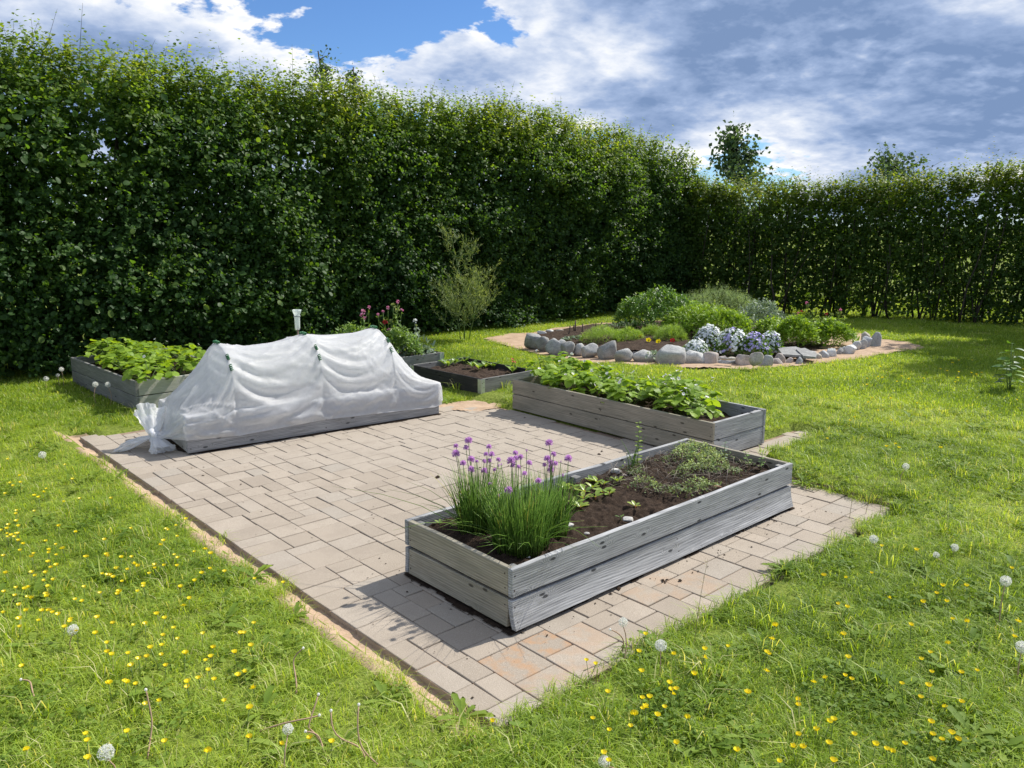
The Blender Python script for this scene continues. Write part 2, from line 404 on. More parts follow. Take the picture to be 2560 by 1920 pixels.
def paver_mat():
    m, nt = new_mat('concrete pavers')
    tcn = N(nt, 'ShaderNodeTexCoord'); oi = N(nt, 'ShaderNodeObjectInfo')
    g = N(nt, 'ShaderNodeNewGeometry').outputs['Position']
    n1 = noise(nt, g, 260, 3, .8); n2 = noise(nt, g, 5, 4, .6); n3 = noise(nt, g, 90, 3, .7)
    base = ramp(nt, oi.outputs['Random'], [(0, (.325, .275, .222)), (.35, (.36, .305, .246)), (.7, (.395, .337, .275)), (1, (.35, .31, .262))])
    c = mixc(nt, math_n(nt, 'MULTIPLY', ramp(nt, n1, [(.40, (1, 1, 1)), (.52, (0, 0, 0))]), .42), base, (.16, .135, .11))
    c = mixc(nt, math_n(nt, 'MULTIPLY', ramp(nt, n1, [(.60, (0, 0, 0)), (.70, (1, 1, 1))]), .55), c, (.66, .62, .56))
    c = mixc(nt, math_n(nt, 'MULTIPLY', ramp(nt, n2, [(.45, (0, 0, 0)), (.72, (1, 1, 1))]), .42), c, (.25, .21, .17))
    c = mixc(nt, math_n(nt, 'MULTIPLY', ramp(nt, n3, [(.62, (0, 0, 0)), (.75, (1, 1, 1))]), .25), c, (.22, .19, .155))
    # iron stains on a few stones (object colour alpha below 1 marks them)
    st = ramp(nt, noise(nt, g, 9, 3, .6), [(.44, (0, 0, 0)), (.58, (1, 1, 1))])
    al = math_n(nt, 'SUBTRACT', 1.0, oi.outputs['Alpha'])
    c = mixc(nt, math_n(nt, 'MULTIPLY', st, al), c, (.40, .23, .12))
    out(nt, bsdf(nt, c, .88, .2, bump(nt, math_n(nt, 'ADD', n1, n3), .35, .003)))
    return m
M['paver'] = paver_mat()
def stone_mat():
    m, nt = new_mat('field stone')
    tcn = N(nt, 'ShaderNodeTexCoord'); oi = N(nt, 'ShaderNodeObjectInfo')
    p = vmath(nt, 'ADD', tcn.outputs['Object'], N(nt, 'ShaderNodeCombineXYZ', {0: math_n(nt, 'MULTIPLY', oi.outputs['Random'], 50.0)}).outputs[0])
    n1 = noise(nt, p, 9, 6, .7); n2 = noise(nt, p, 70, 4, .75)
    h = math_n(nt, 'ADD', math_n(nt, 'MULTIPLY', n1, .5), math_n(nt, 'MULTIPLY', n2, .5))
    c = mixc(nt, ramp(nt, h, [(.36, (0, 0, 0)), (.64, (1, 1, 1))]), mixc(nt, 1.0, oi.outputs['Color'], (.55, .55, .56), 'MULTIPLY'), mixc(nt, 1.0, oi.outputs['Color'], (1.35, 1.35, 1.33), 'MULTIPLY'))
    lich = ramp(nt, noise(nt, p, 16, 5, .7), [(.60, (0, 0, 0)), (.70, (1, 1, 1))])
    c = mixc(nt, math_n(nt, 'MULTIPLY', lich, .45), c, (.50, .49, .45))
    out(nt, bsdf(nt, c, .85, .25, bump(nt, h, .5, .015)))
    return m
M['stone'] = stone_mat()
def fleece_mat():
    m, nt = new_mat('white garden fleece')
    g = N(nt, 'ShaderNodeTexCoord').outputs['Object']
    n = noise(nt, g, 26, 5, .7); n2 = noise(nt, g, 500, 2, .7)
    c = mixc(nt, n, (.82, .83, .85), (.92, .92, .93))
    p = bsdf(nt, c, .38, .5, bump(nt, math_n(nt, 'ADD', n, math_n(nt, 'MULTIPLY', n2, .3)), .35, .01))
    tr = N(nt, 'ShaderNodeBsdfTranslucent', {0: (.92, .93, .95, 1)}).outputs[0]
    a = N(nt, 'ShaderNodeMixShader', {0: .56, 1: p, 2: tr}).outputs[0]
    tp = N(nt, 'ShaderNodeBsdfTransparent', {0: (.97, .98, 1, 1)}).outputs[0]
    fac = ramp(nt, n, [(.3, (.08, .08, .08)), (.7, (.22, .22, .22))])
    out(nt, N(nt, 'ShaderNodeMixShader', {0: fac, 1: a, 2: tp}).outputs[0])
    return m
M['fleece'] = fleece_mat()
def clear_mat():
    m, nt = new_mat('milky clear plastic')
    p = bsdf(nt, (.80, .86, .82), .25, .5)
    tr = N(nt, 'ShaderNodeBsdfTranslucent', {0: (.8, .88, .84, 1)}).outputs[0]
    tp = N(nt, 'ShaderNodeBsdfTransparent').outputs[0]
    a = N(nt, 'ShaderNodeMixShader', {0: .4, 1: p, 2: tr}).outputs[0]
    out(nt, N(nt, 'ShaderNodeMixShader', {0: .35, 1: a, 2: tp}).outputs[0])
    return m
M['clear'] = clear_mat()
M['white'] = simple('white plastic', (.75, .76, .75), .4)

# ------------------------------------------------------------------ ground, patio, sand
PATIO = [(-.49, -.47), (2.92, -.47), (2.92, .27), (3.2, .48), (3.30, .70), (4.35, .72), (4.35, 1.02), (3.0, 1.05), (2.95, 3.55), (2.62, 3.78), (2.42, 4.6), (-.2, 4.85), (-.49, 4.85)]
SAND = [tuple(W(u, v)[:2]) for u, v in [(1045, 735), (1085, 748), (1140, 763), (1220, 781), (1300, 792), (1400, 802), (1500, 808), (1600, 809), (1700, 805), (1790, 796), (1850, 788), (1920, 776), (1998, 763), (1960, 751), (1905, 744)]] + [(10.7, 3.4), (10.8, 5.2), (10.0, 6.8), (8.6, 7.35), (6.75, 7.25)]
GARDEN = [tuple(W(u, v)[:2]) for u, v in [(1150, 745), (1200, 757), (1260, 766), (1330, 776), (1400, 780), (1500, 788), (1600, 790), (1700, 785), (1780, 776), (1840, 764), (1885, 750)]] + [(10.0, 3.4), (10.0, 5.0), (9.3, 6.2), (8.0, 6.75), (6.7, 6.75)]
def smooth(a, b, x):
    t = np.clip((x - a) / (b - a), 0, 1)
    return t * t * (3 - 2 * t)
def lawn_z(x, y):
    x = np.asarray(x, float); y = np.asarray(y, float)
    z = .008 + .03 * (fbm(x * .8, y * .8, 1, 3) - .45)
    z = z + .055 * smooth(2.92, 3.12, x) * smooth(5.2, 3.4, y) * smooth(-.9, -.2, y)
    return z
def patio_d(x, y):
    """rough signed distance to the patio's rectangle edges on the left and front"""
    return x + .49, y + .47
def ground_z(x, y):
    z = lawn_z(x, y)
    inside = inpoly(x, y, PATIO)
    strip = (x > -.57) & (x < -.40) & (y > -.42) & (y < 5.15)
    z = np.where(strip, -.075, z)
    return np.where(inside, -.06, z)
gx = np.concatenate([[-600, -200, -80, -30, -12, -8], np.arange(-5, 15.01, .075), [17, 20, 30, 60, 150, 600]])
gy = np.concatenate([[-600, -200, -80, -30, -12, -8], np.arange(-4.5, 10.01, .075), [12, 15, 25, 60, 150, 600]])
X, Y = np.meshgrid(gx, gy, indexing='ij')
Zg = ground_z(X, Y)
nyg = len(gy)
ii, jj = np.meshgrid(np.arange(len(gx) - 1), np.arange(nyg - 1), indexing='ij')
a = (ii * nyg + jj).ravel(); b = a + nyg
gf = np.concatenate([np.stack([a, b, b + 1], 1), np.stack([a, b + 1, a + 1], 1)])
ground = link('ground', tri_mesh('ground', np.stack([X, Y, Zg], -1).reshape(-1, 3), gf, M['turf']))
tag(ground, 'turf ground of the garden lawn', kind='structure')

# sandy strip along the patio's long open edge and at its far corner
def strip_mask(x, y):
    w = (.115 + .30 * (fbm(y * 1.7, y * 0 + 3, 2, 3) - .45)) * (.25 + .75 * smooth(-.3, .9, y))
    a = (x > -.49 - w) & (x < -.40) & (y > -.42) & (y < 5.2)
    b = (y > 4.70) & (y < 4.98 + .2 * (fbm(x * 3, x * 0, 4, 3) - .45)) & (x > -.62) & (x < .5)
    return a | b
def strip_sheet(x, y):
    return ((x > -.70) & (x < -.40) & (y > -.47) & (y < 5.2)) | ((y > 4.70) & (y < 5.15) & (x > -.70) & (x < .5))
o = grid_patch('sand_strip', -.95, .55, -.6, 5.3, .03, strip_sheet, lambda x, y: -.030 + .03 * (fbm(x * 11, y * 11, 3, 4) - .45) + .042 * smooth(-.52, -.60, x) - .09 * smooth(-.63, -.70, x), M['sand'])
tag(o, 'strip of bare sand along the open patio edge', kind='structure')
o = grid_patch('sand_patch', 2.45, 3.35, 3.35, 4.15, .03, lambda x, y: (fbm(x * 3, y * 3, 5, 3) > .40) & (x - 2.45 + (y - 3.35) * .2 > .12), lambda x, y: lawn_z(x, y) * .3 + .004 + .02 * (fbm(x * 9, y * 9, 2, 3) - .45), M['sand'])
tag(o, 'patch of bare sand below the pallet collar', kind='structure')
# turf edges cut down to the patio on its right hand side
for nm, (xa, ya, xb, yb) in {'cut': (2.93, -.52, 2.95, .32), 'cut2': (3.32, 1.08, 4.4, 1.06)}.items():
    t = TM(); n = 40
    P = np.stack([np.linspace(xa, xb, n), np.linspace(ya, yb, n)], 1)
    dirv = unit(np.array([xb - xa, yb - ya])); nr = np.array([dirv[1], -dirv[0]]) if nm == 'cut' else np.array([0, 1.0])
    rows = []
    for k, (off, z) in enumerate([(-.01, -.05), (.0, -.01), (.012, .018), (.035, .026), (.07, .005)]):
        w = .05 * (fbm(np.arange(n) * .45 + 9 * k, np.full(n, k * 3.3), 3, 3) - .45)
        rows.append(np.column_stack([P + nr * (off + w)[:, None] if hasattr(off + w, '__len__') else P, z + .02 * (fbm(np.arange(n) * .7, np.full(n, k * 1.7), 1, 2) - .4)]))
    v = np.stack(rows); f = []
    for k in range(len(rows) - 1):
        for i in range(n - 1):
            p = k * n + i
            f += [(p, p + 1, p + n + 1), (p, p + n + 1, p + n)]
    t.add(v.reshape(-1, 3), f)
    o = t.build('turf_edge', M['dirt']); tag(o, 'dark cut soil edge of the turf beside the pavers', kind='structure')

# patio: a bed of joint sand with single pavers on it
patio = grid_patch('patio', -.49, 4.4, -.47, 4.9, .05, lambda x, y: inpoly(x, y, PATIO), lambda x, y: -.0075 + .007 * (fbm(x * 14, y * 14, 2, 3) - .45), M['bedsand'])
tag(patio, 'paved patio of beige concrete stones', kind='structure')
UNIT = .0575
_pm = {}
def paver_mesh(w, h):
    if (w, h) not in _pm:
        a, b, g, c = w * UNIT / 2, h * UNIT / 2, .0021, .0045
        v = []
        for (dx, dz) in ((g, -.06), (g, -.004), (g + c * .45, -.0008), (g + c, 0.0)):
            x, y = a - dx, b - dx
            r = .004
            v += [(-x + r, -y, dz), (x - r, -y, dz), (x, -y + r, dz), (x, y - r, dz), (x - r, y, dz), (-x + r, y, dz), (-x, y - r, dz), (-x, -y + r, dz)]
        f = []
        for k in range(3):
            for i in range(8):
                p, q = k * 8 + i, k * 8 + (i + 1) % 8
                f.append((p, q, q + 8, p + 8))
        f.append(tuple(range(24, 32)))
        me = bpy.data.meshes.new('paver'); me.from_pydata(v, [], f); me.materials.append(M['paver']); me.update()
        for pl in me.polygons: pl.use_smooth = False
        _pm[(w, h)] = me
    return _pm[(w, h)]
prng = np.random.default_rng(5)
NX = int(round(4.9 / UNIT)); NY = int(round(5.4 / UNIT))
sky_h = np.zeros(NX, int)
STAIN = [W(1450, 1252)[:2], W(1400, 1262)[:2], W(1165, 1405)[:2], W(1140, 1440)[:2], W(1215, 1390)[:2]]
PAV = []
while sky_h.min() < NY:
    y0 = sky_h.min(); x0 = int(np.argmax(sky_h == y0))
    run = 0
    while x0 + run < NX and sky_h[x0 + run] == y0: run += 1
    opts = [w for w in (2, 3, 3, 3, 4, 4) if w <= run and run - w != 1]
    w = int(prng.choice(opts)) if opts else run
    h = int(prng.choice([2, 3, 3, 4] if w > 2 else [3, 3, 4, 2]))
    if x0 == 0 and y0 + h > 2: h = int(prng.choice([2, 3, 4]))
    sky_h[x0:x0 + w] = y0 + h
    cx_, cy_ = -.49 + (x0 + w / 2) * UNIT, -.47 + (y0 + h / 2) * UNIT
    if not inpoly(cx_, cy_, PATIO): continue
    if .16 < cx_ < 2.28 and .16 < cy_ < .68: continue                # under the near bed
    if 3.02 < cx_ < 3.62 and cy_ > 1.05: continue                     # under the strawberry bed
    if .12 < cx_ < 2.2 and cy_ > 3.78 + .3 and cy_ < 4.4: continue    # under the fleece tunnel
    sd = min(np.linalg.norm(np.array([cx_, cy_]) - q) for q in STAIN)
    PAV.append((depth((cx_, cy_, 0)) if in_view(np.array([[cx_, cy_, 0]]), 0)[0] else 99, w, h, cx_, cy_, prng.normal(0, .0016), prng.normal(0, .0045), prng.normal(0, .0045), prng.normal(0, .012), sd))
PAV.sort()
rest = TM()
for k, (dp, w, h, cx_, cy_, pz, r1, r2, r3, sd) in enumerate(PAV):
    me = paver_mesh(w, h)
    if k < 300:
        o = link('paver', me, patio, (cx_, cy_, pz), (r1, r2, r3))
        o.color = (1, 1, 1, .35 if sd < .08 else (.75 if sd < .16 else 1.0))
    else:
        co = np.array([v.co[:] for v in me.vertices])
        c_, s_2 = math.cos(r3), math.sin(r3)
        co = np.stack([co[:, 0] * c_ - co[:, 1] * s_2 + cx_, co[:, 0] * s_2 + co[:, 1] * c_ + cy_, co[:, 2] + pz + co[:, 1] * r1 - co[:, 0] * r2], -1)
        fs = [(p.vertices[0], p.vertices[i], p.vertices[i + 1]) for p in me.polygons for i in range(1, len(p.vertices) - 1)]
        rest.add(co, fs)
if rest.n:
    o = rest.build('pavers', M['paver'], patio, smooth=False); o['kind'] = 'stuff'

def fringe(name, o_, rz, L, Wd, label):
    def lm(x, y):
        lx = (x - o_[0]) * math.cos(rz) + (y - o_[1]) * math.sin(rz); ly = -(x - o_[0]) * math.sin(rz) + (y - o_[1]) * math.cos(rz)
        w_ = .012 + .085 * (fbm(x * 6, y * 6, 4, 3) - .40)
        return (lx > -w_) & (lx < L + w_) & (ly > -w_) & (ly < Wd + w_) & ~((lx > .06) & (lx < L - .06) & (ly > .06) & (ly < Wd - .06))
    o = grid_patch(name, o_[0] - .9, o_[0] + 2.7, o_[1] - .4, o_[1] + 2.6, .012, lm, lambda x, y: .006 + .010 * (fbm(x * 30, y * 30, 3, 3) - .4), M['soil'])
    return tag(o, label, kind='stuff')
fringe('spilled_soil', (0, 0), 0, 2.423, .82, 'dark soil trickled out below the near raised bed')
fringe('spilled_soil', (-.0139, 3.7618), R(-5.01), 2.32, .78, 'dark soil along the foot of the tunnel bed')
lt = TM(); n = 520
lx_ = prng.uniform(-.45, 2.9, n); ly_ = prng.uniform(-.45, 3.7, n)
# most litter lies in the joints' direction and close to the near bed
near = prng.random(n) < .45; lx_[near] = prng.uniform(-.2, 2.6, near.sum()); ly_[near] = np.where(prng.random(near.sum()) < .6, prng.normal(-.08, .06, near.sum()), prng.normal(.95, .09, near.sum()))
ok_ = inpoly(lx_, ly_, PATIO) & ~((lx_ > -.01) & (lx_ < 2.43) & (ly_ > -.01) & (ly_ < .83))
lx_, ly_ = lx_[ok_], ly_[ok_]; n = len(lx_)
a_ = prng.uniform(0, 6.28, n); sz_ = prng.exponential(.006, n) + .003
tv = np.array([(-.5, 0, 0), (0, .35, .12), (.5, .1, 0), (.1, -.4, .05), (0, 0, .3)]); tf = np.array([(0, 4, 1), (1, 4, 2), (2, 4, 3), (3, 4, 0)])
for k_ in range(n):
    c_, s_2 = math.cos(a_[k_]), math.sin(a_[k_]); q_ = tv * sz_[k_] * [1, prng.uniform(.4, 1), 1]
    lt.add(np.stack([q_[:, 0] * c_ - q_[:, 1] * s_2 + lx_[k_], q_[:, 0] * s_2 + q_[:, 1] * c_ + ly_[k_], q_[:, 2] + .0025], -1), tf)
o = lt.build('litter', M['soil']); tag(o, 'crumbs of soil and leaf litter on the pavers', kind='stuff')

# sand round the stone ringed garden bed, and its soil
o = grid_patch('sand_path', 5.2, 11.2, 1.6, 7.6, .05, lambda x, y: inpoly(x + .10 * (fbm(x * 4, y * 4, 1, 3) - .45), y + .10 * (fbm(x * 4, y * 4, 5, 3) - .45), SAND), lambda x, y: lawn_z(x, y) + .012 + .04 * (fbm(x * 2.5, y * 2.5, 6, 4) - .4), M['sand'])
tag(o, 'pale sand path around the stone ringed flower bed', kind='structure')
GC = np.mean(np.array(GARDEN), axis=0)
def garden_z(x, y):
    e = 1 - np.clip(np.hypot((x - 7.9) / 2.6, (y - 4.9) / 2.2), 0, 1) ** 2
    return .06 + .16 * e + .04 * (fbm(x * 7, y * 7, 3, 4) - .45)
o = grid_patch('flower_bed_soil', 5.4, 10.3, 2.0, 7.1, .05, lambda x, y: inpoly(x, y, GARDEN), garden_z, M['drysoil'])
tag(o, 'dark mounded soil of the stone ringed flower bed', kind='structure')

# field stones of the border; rows are (crop, x0, x1, y0, y1, colour) measured on enlarged photo crops
border = empty('stone_border', tuple(W(1500, 795)), 0, 'low border of grey and pinkish field stones around the flower bed', 'stone border')
grey, blue, pink, tan, dk, pale = (.38, .378, .37), (.35, .365, .385), (.46, .40, .37), (.50, .45, .38), (.27, .27, .262), (.54, .535, .52)
CROPS = {2: (1280, 780, 400 / 2212), 1: (1550, 780, 400 / 2212), 3: (1900, 740, 420 / 2212)}
STONES = [(2, 165, 420, 315, 530, dk, 25), (2, 345, 520, 375, 560, dk, 20), (2, 475, 700, 410, 600, grey, 25), (2, 600, 765, 420, 600, grey, 15), (2, 690, 870, 445, 615, dk, 10), (2, 850, 1015, 465, 610, grey, 12), (2, 965, 1200, 475, 640, grey, 15), (2, 1195, 1465, 470, 670, dk, 22), (2, 1420, 1675, 540, 720, grey, 0), (2, 1650, 1765, 555, 640, pale, 0), (2, 740, 1010, 425, 480, grey, 0), (2, 520, 620, 375, 450, tan, 0),
    (1, 185, 525, 560, 722, pale, -4), (1, 520, 885, 510, 772, grey, 0), (1, 885, 1165, 570, 755, pale, 0), (1, 1150, 1365, 590, 765, pink, 0), (1, 1370, 1620, 662, 770, blue, 0), (1, 1370, 1480, 618, 668, pink, 0), (1, 1480, 1595, 630, 670, tan, 0), (1, 1620, 1820, 620, 787, pink, 0), (1, 1890, 2025, 695, 797, tan, 0), (1, 1808, 1975, 580, 737, pink, 0), (1, 1975, 2110, 630, 802, grey, -12), (1, 2045, 2140, 610, 668, pale, 0), (1, 800, 900, 525, 640, grey, 0),
    (3, 135, 300, 840, 947, pink, 0), (3, 205, 340, 785, 940, pink, 0), (3, 330, 430, 830, 935, pink, 0), (3, 340, 490, 750, 855, tan, 0), (3, 480, 570, 825, 947, blue, -10), (3, 490, 630, 765, 890, grey, -15), (3, 635, 815, 780, 885, tan, 8), (3, 590, 770, 740, 800, grey, 8), (3, 785, 905, 740, 860, blue, 0), (3, 880, 1020, 715, 842, pale, 0), (3, 1000, 1095, 700, 815, grey, 0), (3, 1075, 1170, 690, 805, pale, 0), (3, 1120, 1250, 665, 812, pale, -18), (3, 1195, 1310, 615, 772, pale, -15), (3, 1265, 1395, 590, 760, grey, -12), (3, 1335, 1455, 565, 742, blue, -8), (3, 1440, 1592, 510, 722, grey, -5), (3, 1335, 1450, 490, 600, tan, 0),
    (2, 355, 480, 270, 330, pale, 0), (2, 470, 595, 255, 308, pale, 0), (2, 605, 745, 250, 300, tan, 0), (2, 1655, 1770, 280, 345, blue, 0)]
_bm = bmesh.new(); bmesh.ops.create_icosphere(_bm, subdivisions=3, radius=1.0)
ICO = np.array([v.co[:] for v in _bm.verts]); ICOF = np.array([[v.index for v in f.verts] for f in _bm.faces]); _bm.free()
def stone_shape(seed, facets=13, rough=.10):
    r = np.random.default_rng(seed)
    v = ICO.copy()
    v = np.sign(v) * abs(v) ** .82
    for _ in range(facets):
        n = unit(r.normal(size=3)); d = r.uniform(.58, .90)
        ex = np.maximum(v @ n - d, 0)
        v = v - ex[:, None] * n * .94
    q = r.uniform(0, 50)
    v *= (1 + rough * 2.2 * (fbm(v[:, 0] * 1.6 + q, v[:, 1] * 1.6 + v[:, 2] * 1.3, 2, 3) - .45))[:, None]
    lo, hi = v.min(0), v.max(0)
    return (v - (lo + hi) / 2) / (hi - lo) * 2
def put_stone(name, base, w, h, dep, col, tilt, seed, parent=None, sink=.08):
    v = stone_shape(seed) * np.array([w / 2, dep / 2, h / 2])
    o = link(name, tri_mesh(name, v, ICOF, M['stone']), None)
    o.rotation_euler = (0, R(-tilt), YAW - math.pi / 2 + np.random.default_rng(seed).normal(0, .12))
    o.location = (base[0], base[1], base[2] + h / 2 - sink * h)
    o.color = tuple(c * np.random.default_rng(seed + 1).uniform(.88, 1.12) for c in col) + (1,)
    if parent is not None:
        o.parent = parent; o.matrix_parent_inverse = Matrix.Translation(parent.location).inverted()
    return o
for k, (c, x0, x1, y0, y1, colr, tilt) in enumerate(STONES):
    ox, oy, sc = CROPS[c]
    u0, u1, v0, v1 = ox + x0 * sc, ox + x1 * sc, oy + y0 * sc, oy + y1 * sc
    zb = .02
    if (c, x0) in ((1, 1808), (1, 1370), (1, 1480), (3, 340), (3, 590), (3, 1335)) and y1 < 745 and not (c == 3 and x0 == 1335 and y1 > 700): zb = .14
    if c == 2 and y1 < 350: zb = .05
    p = WS((u0 + u1) / 2, v1, zb)
    dd = depth(p)
    w = (u1 - u0) * dd / FPX
    h = (v1 - v0) * dd / FPX * (1.0 if c != 2 or y1 > 350 else 1.0)
    dep = max(.8 * min(w, h * 1.3), .6 * w)
    h = h * 1.30
    fw = unit(np.array([_f[0], _f[1], 0]))
    p = p + fw * dep * .32
    put_stone('stone', p, w * 1.14, h, dep, colr, tilt, 100 + k, border)

# ------------------------------------------------------------------ raised beds
def board_mesh(L, H, T, cup=0.0, bow=0.0, seed=0, nx=28, nz=5):
    """x along the length, y through the thickness (outer face at y=0), z up"""
    r = np.random.default_rng(seed)
    xs = np.linspace(0, L, nx); zs = np.linspace(0, H, nz)
    def face(y):
        Xf, Zf = np.meshgrid(xs, zs, indexing='ij')
        e = (fbm(xs * 3 + seed * 3.1, xs * 0 + seed, 2, 3) - .45) * .008
        Zf = Zf + np.where(Zf > H * .99, e[:, None], 0) + np.where(Zf < H * .01, -e[::-1][:, None], 0)
        yy = y + bow * 4 * (Xf / L) * (1 - Xf / L) + cup * ((1 - Zf / H) ** 2) + .003 * (fbm(Xf * 2 + seed, Zf * 3, 4, 2) - .4)
        return np.stack([Xf, yy, Zf], -1)
    c = .003
    A = face(0.0); B = face(T)
    v = np.concatenate([A.reshape(-1, 3), B.reshape(-1, 3)]); n = nx * nz; f = []
    for i in range(nx - 1):
        for j in range(nz - 1):
            p = i * nz + j
            f.append((p, p + nz, p + nz + 1, p + 1)); f.append((n + p, n + p + 1, n + p + nz + 1, n + p + nz))
        p = i * nz; f.append((p, n + p, n + p + nz, p + nz))
        p = i * nz + nz - 1; f.append((p, p + nz, n + p + nz, n + p))
    for j in range(nz - 1):
        f.append((j, j + 1, n + j + 1, n + j)); p = (nx - 1) * nz + j
        f.append((p, n + p, n + p + 1, p + 1))
    me = bpy.data.meshes.new('board'); me.from_pydata([tuple(q) for q in v], [], f); me.update()
    bm = bmesh.new(); bm.from_mesh(me)
    ed = [e for e in bm.edges if len(e.link_faces) == 2 and e.calc_face_angle(0) > .8]
    bmesh.ops.bevel(bm, geom=ed, offset=c, segments=1, affect='EDGES')
    bm.to_mesh(me); bm.free()
    return me
_screw = None
def screw(parent, x, y, z, rz=0):
    global _screw
    if _screw is None:
        t = TM(); tube(t, [(0, -.0015, 0), (0, .004, 0)], .0045, 7); _screw = t.mesh('screw', M['screw'])
    return link('screw', _screw, parent, (x, y, z))
def raised_bed(loc, rz, L, Wd, label, sides, H=.305, T=.028, z0=.012, gap=.006, soil='soil', soil_z=.235, posts=True, cup=0.0, screws=True, group=None, rows=2):
    """sides: materials of (front, back, left end, right end); local x = length, local y = width"""
    bed = empty('raised_bed', loc, rz, label, 'raised bed', group)
    hb = (H - z0 - gap * (rows - 1)) / rows
    for k in range(rows):
        z = z0 + k * (hb + gap)
        cu = cup if k == 0 else cup * .1
        for si, (x, y, ang, ln) in enumerate(((0, 0, 0, L), (L, Wd, math.pi, L), (.004, Wd - T - .001, -math.pi / 2, Wd - 2 * T - .002), (L - .004, T + .001, math.pi / 2, Wd - 2 * T - .002))):
            me = board_mesh(ln, hb, T, -(cu if si == 0 else cu * .25), rng.normal(0, .003), int(rng.integers(1e4)))
            me.materials.append(M[sides[si]])
            b = link('board', me, bed, (x, y, z), (0, 0, ang))
            if screws:
                for sx in (.018, ln - .018, *( [ln / 2] if ln > 1.5 else [])):
                    for sz in (.25, .75):
                        screw(b, sx + rng.normal(0, .003), -(cu if si == 0 else cu * .25) * (1 - sz) ** 2 + .001, hb * sz)
    if posts:
        for px_, py_ in ((T + .003, T + .003), (L - T - .053, T + .003), (T + .003, Wd - T - .053), (L - T - .053, Wd - T - .053), (L / 2 - .02, Wd - T - .053)):
            me = board_mesh(.05, H - .02, .05, 0, 0, int(rng.integers(1e4)), 3, 6); me.materials.append(M['greywood'])
            link('post', me, bed, (px_, py_, .005))
    if soil:
        q = rng.uniform(0, 90)
        s = grid_patch('soil', T + .001, L - T - .001, T + .001, Wd - T - .001, .0105, None, lambda x, y: soil_z + .045 * (fbm(x * 5 + q, y * 5, 3, 3) - .45) + .055 * (fbm(x * 26 + q, y * 26, 5, 4) - .45), M[soil], bed)
    return bed
bedA = raised_bed((0, 0, 0), 0, 2.423, .82, 'near weathered grey raised bed holding flowering chives and dark soil', ('silver', 'silver', 'browngrey', 'browngrey'), cup=.028, gap=.014, z0=.02, soil_z=.245)
bedB = raised_bed((2.934 + .745, .925, 0), R(89.03), 2.3265, .745, 'long weathered raised bed crowded with flowering strawberry plants', ('silver', 'browngrey', 'silver', 'browngrey'), soil_z=.20)
bedC = raised_bed((-.0139, 3.7618, 0), R(-5.01), 2.32, .78, 'grey raised bed covered by the white fleece tunnel', ('silver', 'browngrey', 'palewood', 'browngrey'), soil_z=.2)
pD = W(291.4, 826, .30); pDl = W(152, 773, .30)
angD = math.atan2(pDl[1] - pD[1], pDl[0] - pD[0])
LD = float(np.hypot(*(pDl - pD)[:2]))
WD = 1.05
# local x from near corner to far left corner; width to local -y, so start from the other end of the near side
oD = np.array([pD[0] + math.sin(angD) * WD, pD[1] - math.cos(angD) * WD, 0.0])
bedD = raised_bed(tuple(oD), angD, LD, WD, 'pale topped raised bed of lush strawberry leaves against the tall hedge', ('greywood', 'greywood', 'palewood', 'greywood'), soil_z=.22, screws=False)

def pallet_collar(loc, rz, L, Wd, label, sides, H=.195, soil='drysoil', soil_z=.11, n_rows=1):
    c = empty('pallet_collar', loc, rz, label, 'pallet collar')
    T = .02
    for si, (x, y, ang, ln) in enumerate(((0, 0, 0, L), (L, Wd, math.pi, L), (.002, Wd - T - .001, -math.pi / 2, Wd - 2 * T - .002), (L - .002, T + .001, math.pi / 2, Wd - 2 * T - .002))):
        me = board_mesh(ln, H, T, 0, 0, int(rng.integers(1e4)), 16, 4); me.materials.append(M[sides[si]])
        link('board', me, c, (x, y, 0), (0, 0, ang))
    for (x, y, ang) in ((0, 0, 0), (L, 0, math.pi / 2), (L, Wd, math.pi), (0, Wd, -math.pi / 2)):
        t = TM()
        def bx(x0, x1, y0, y1, z0, z1):
            v = [(a, b, c_) for a in (x0, x1) for b in (y0, y1) for c_ in (z0, z1)]
            t.add(v, [(0, 1, 3), (0, 3, 2), (4, 6, 7), (4, 7, 5), (0, 4, 5), (0, 5, 1), (2, 3, 7), (2, 7, 6), (0, 2, 6), (0, 6, 4), (1, 5, 7), (1, 7, 3)])
        bx(-.002, .05, -.004, -.001, .006, H - .004); bx(-.005, -.002, -.004, .05, .006, H - .004)
        tube(t, [(-.006, -.006, .004), (-.006, -.006, H - .002)], .006, 8)
        hg = t.build('hinge', M['galv'], c, (x, y, 0), (0, 0, ang), smooth=False)
        for sx, sz in ((.012, .04), (.035, .1), (.012, .15), (.035, .16)):
            s_ = link('screw', _screw, hg, (sx, -.004, sz))
    s = grid_patch('soil', T + .001, L - T - .001, T + .001, Wd - T - .001, .018, None, lambda x, y: soil_z + .05 * (fbm(x * 6 + 7, y * 6, 3, 3) - .45) + .04 * (fbm(x * 25, y * 25, 5, 3) - .45), M[soil], c)
    return c
aE = R(92.04)
collarE = pallet_collar((3.0997 + .8 * math.sin(aE), 3.8875 - .8 * math.cos(aE), 0), aE, 1.2, .8, 'dark pallet collar with galvanised corner hinges and a few seedlings', ('darkwood', 'darkwood', 'greywood', 'greywood'), soil_z=.135)
pF = WS(1106.9, 880.5, .195); pF2 = WS(1002, 893, .195)
aF = math.atan2(pF[1] - pF2[1], pF[0] - pF2[0])
oF = pF - np.array([math.cos(aF), math.sin(aF), 0]) * 1.2
collarF = pallet_collar((oF[0], oF[1], 0), aF, 1.2, .8, 'grey pallet collar of tall pink flowers below the hedge', ('greywood', 'darkwood', 'darkwood', 'darkwood'), soil_z=.14)
pG = W(440, 770, .195)
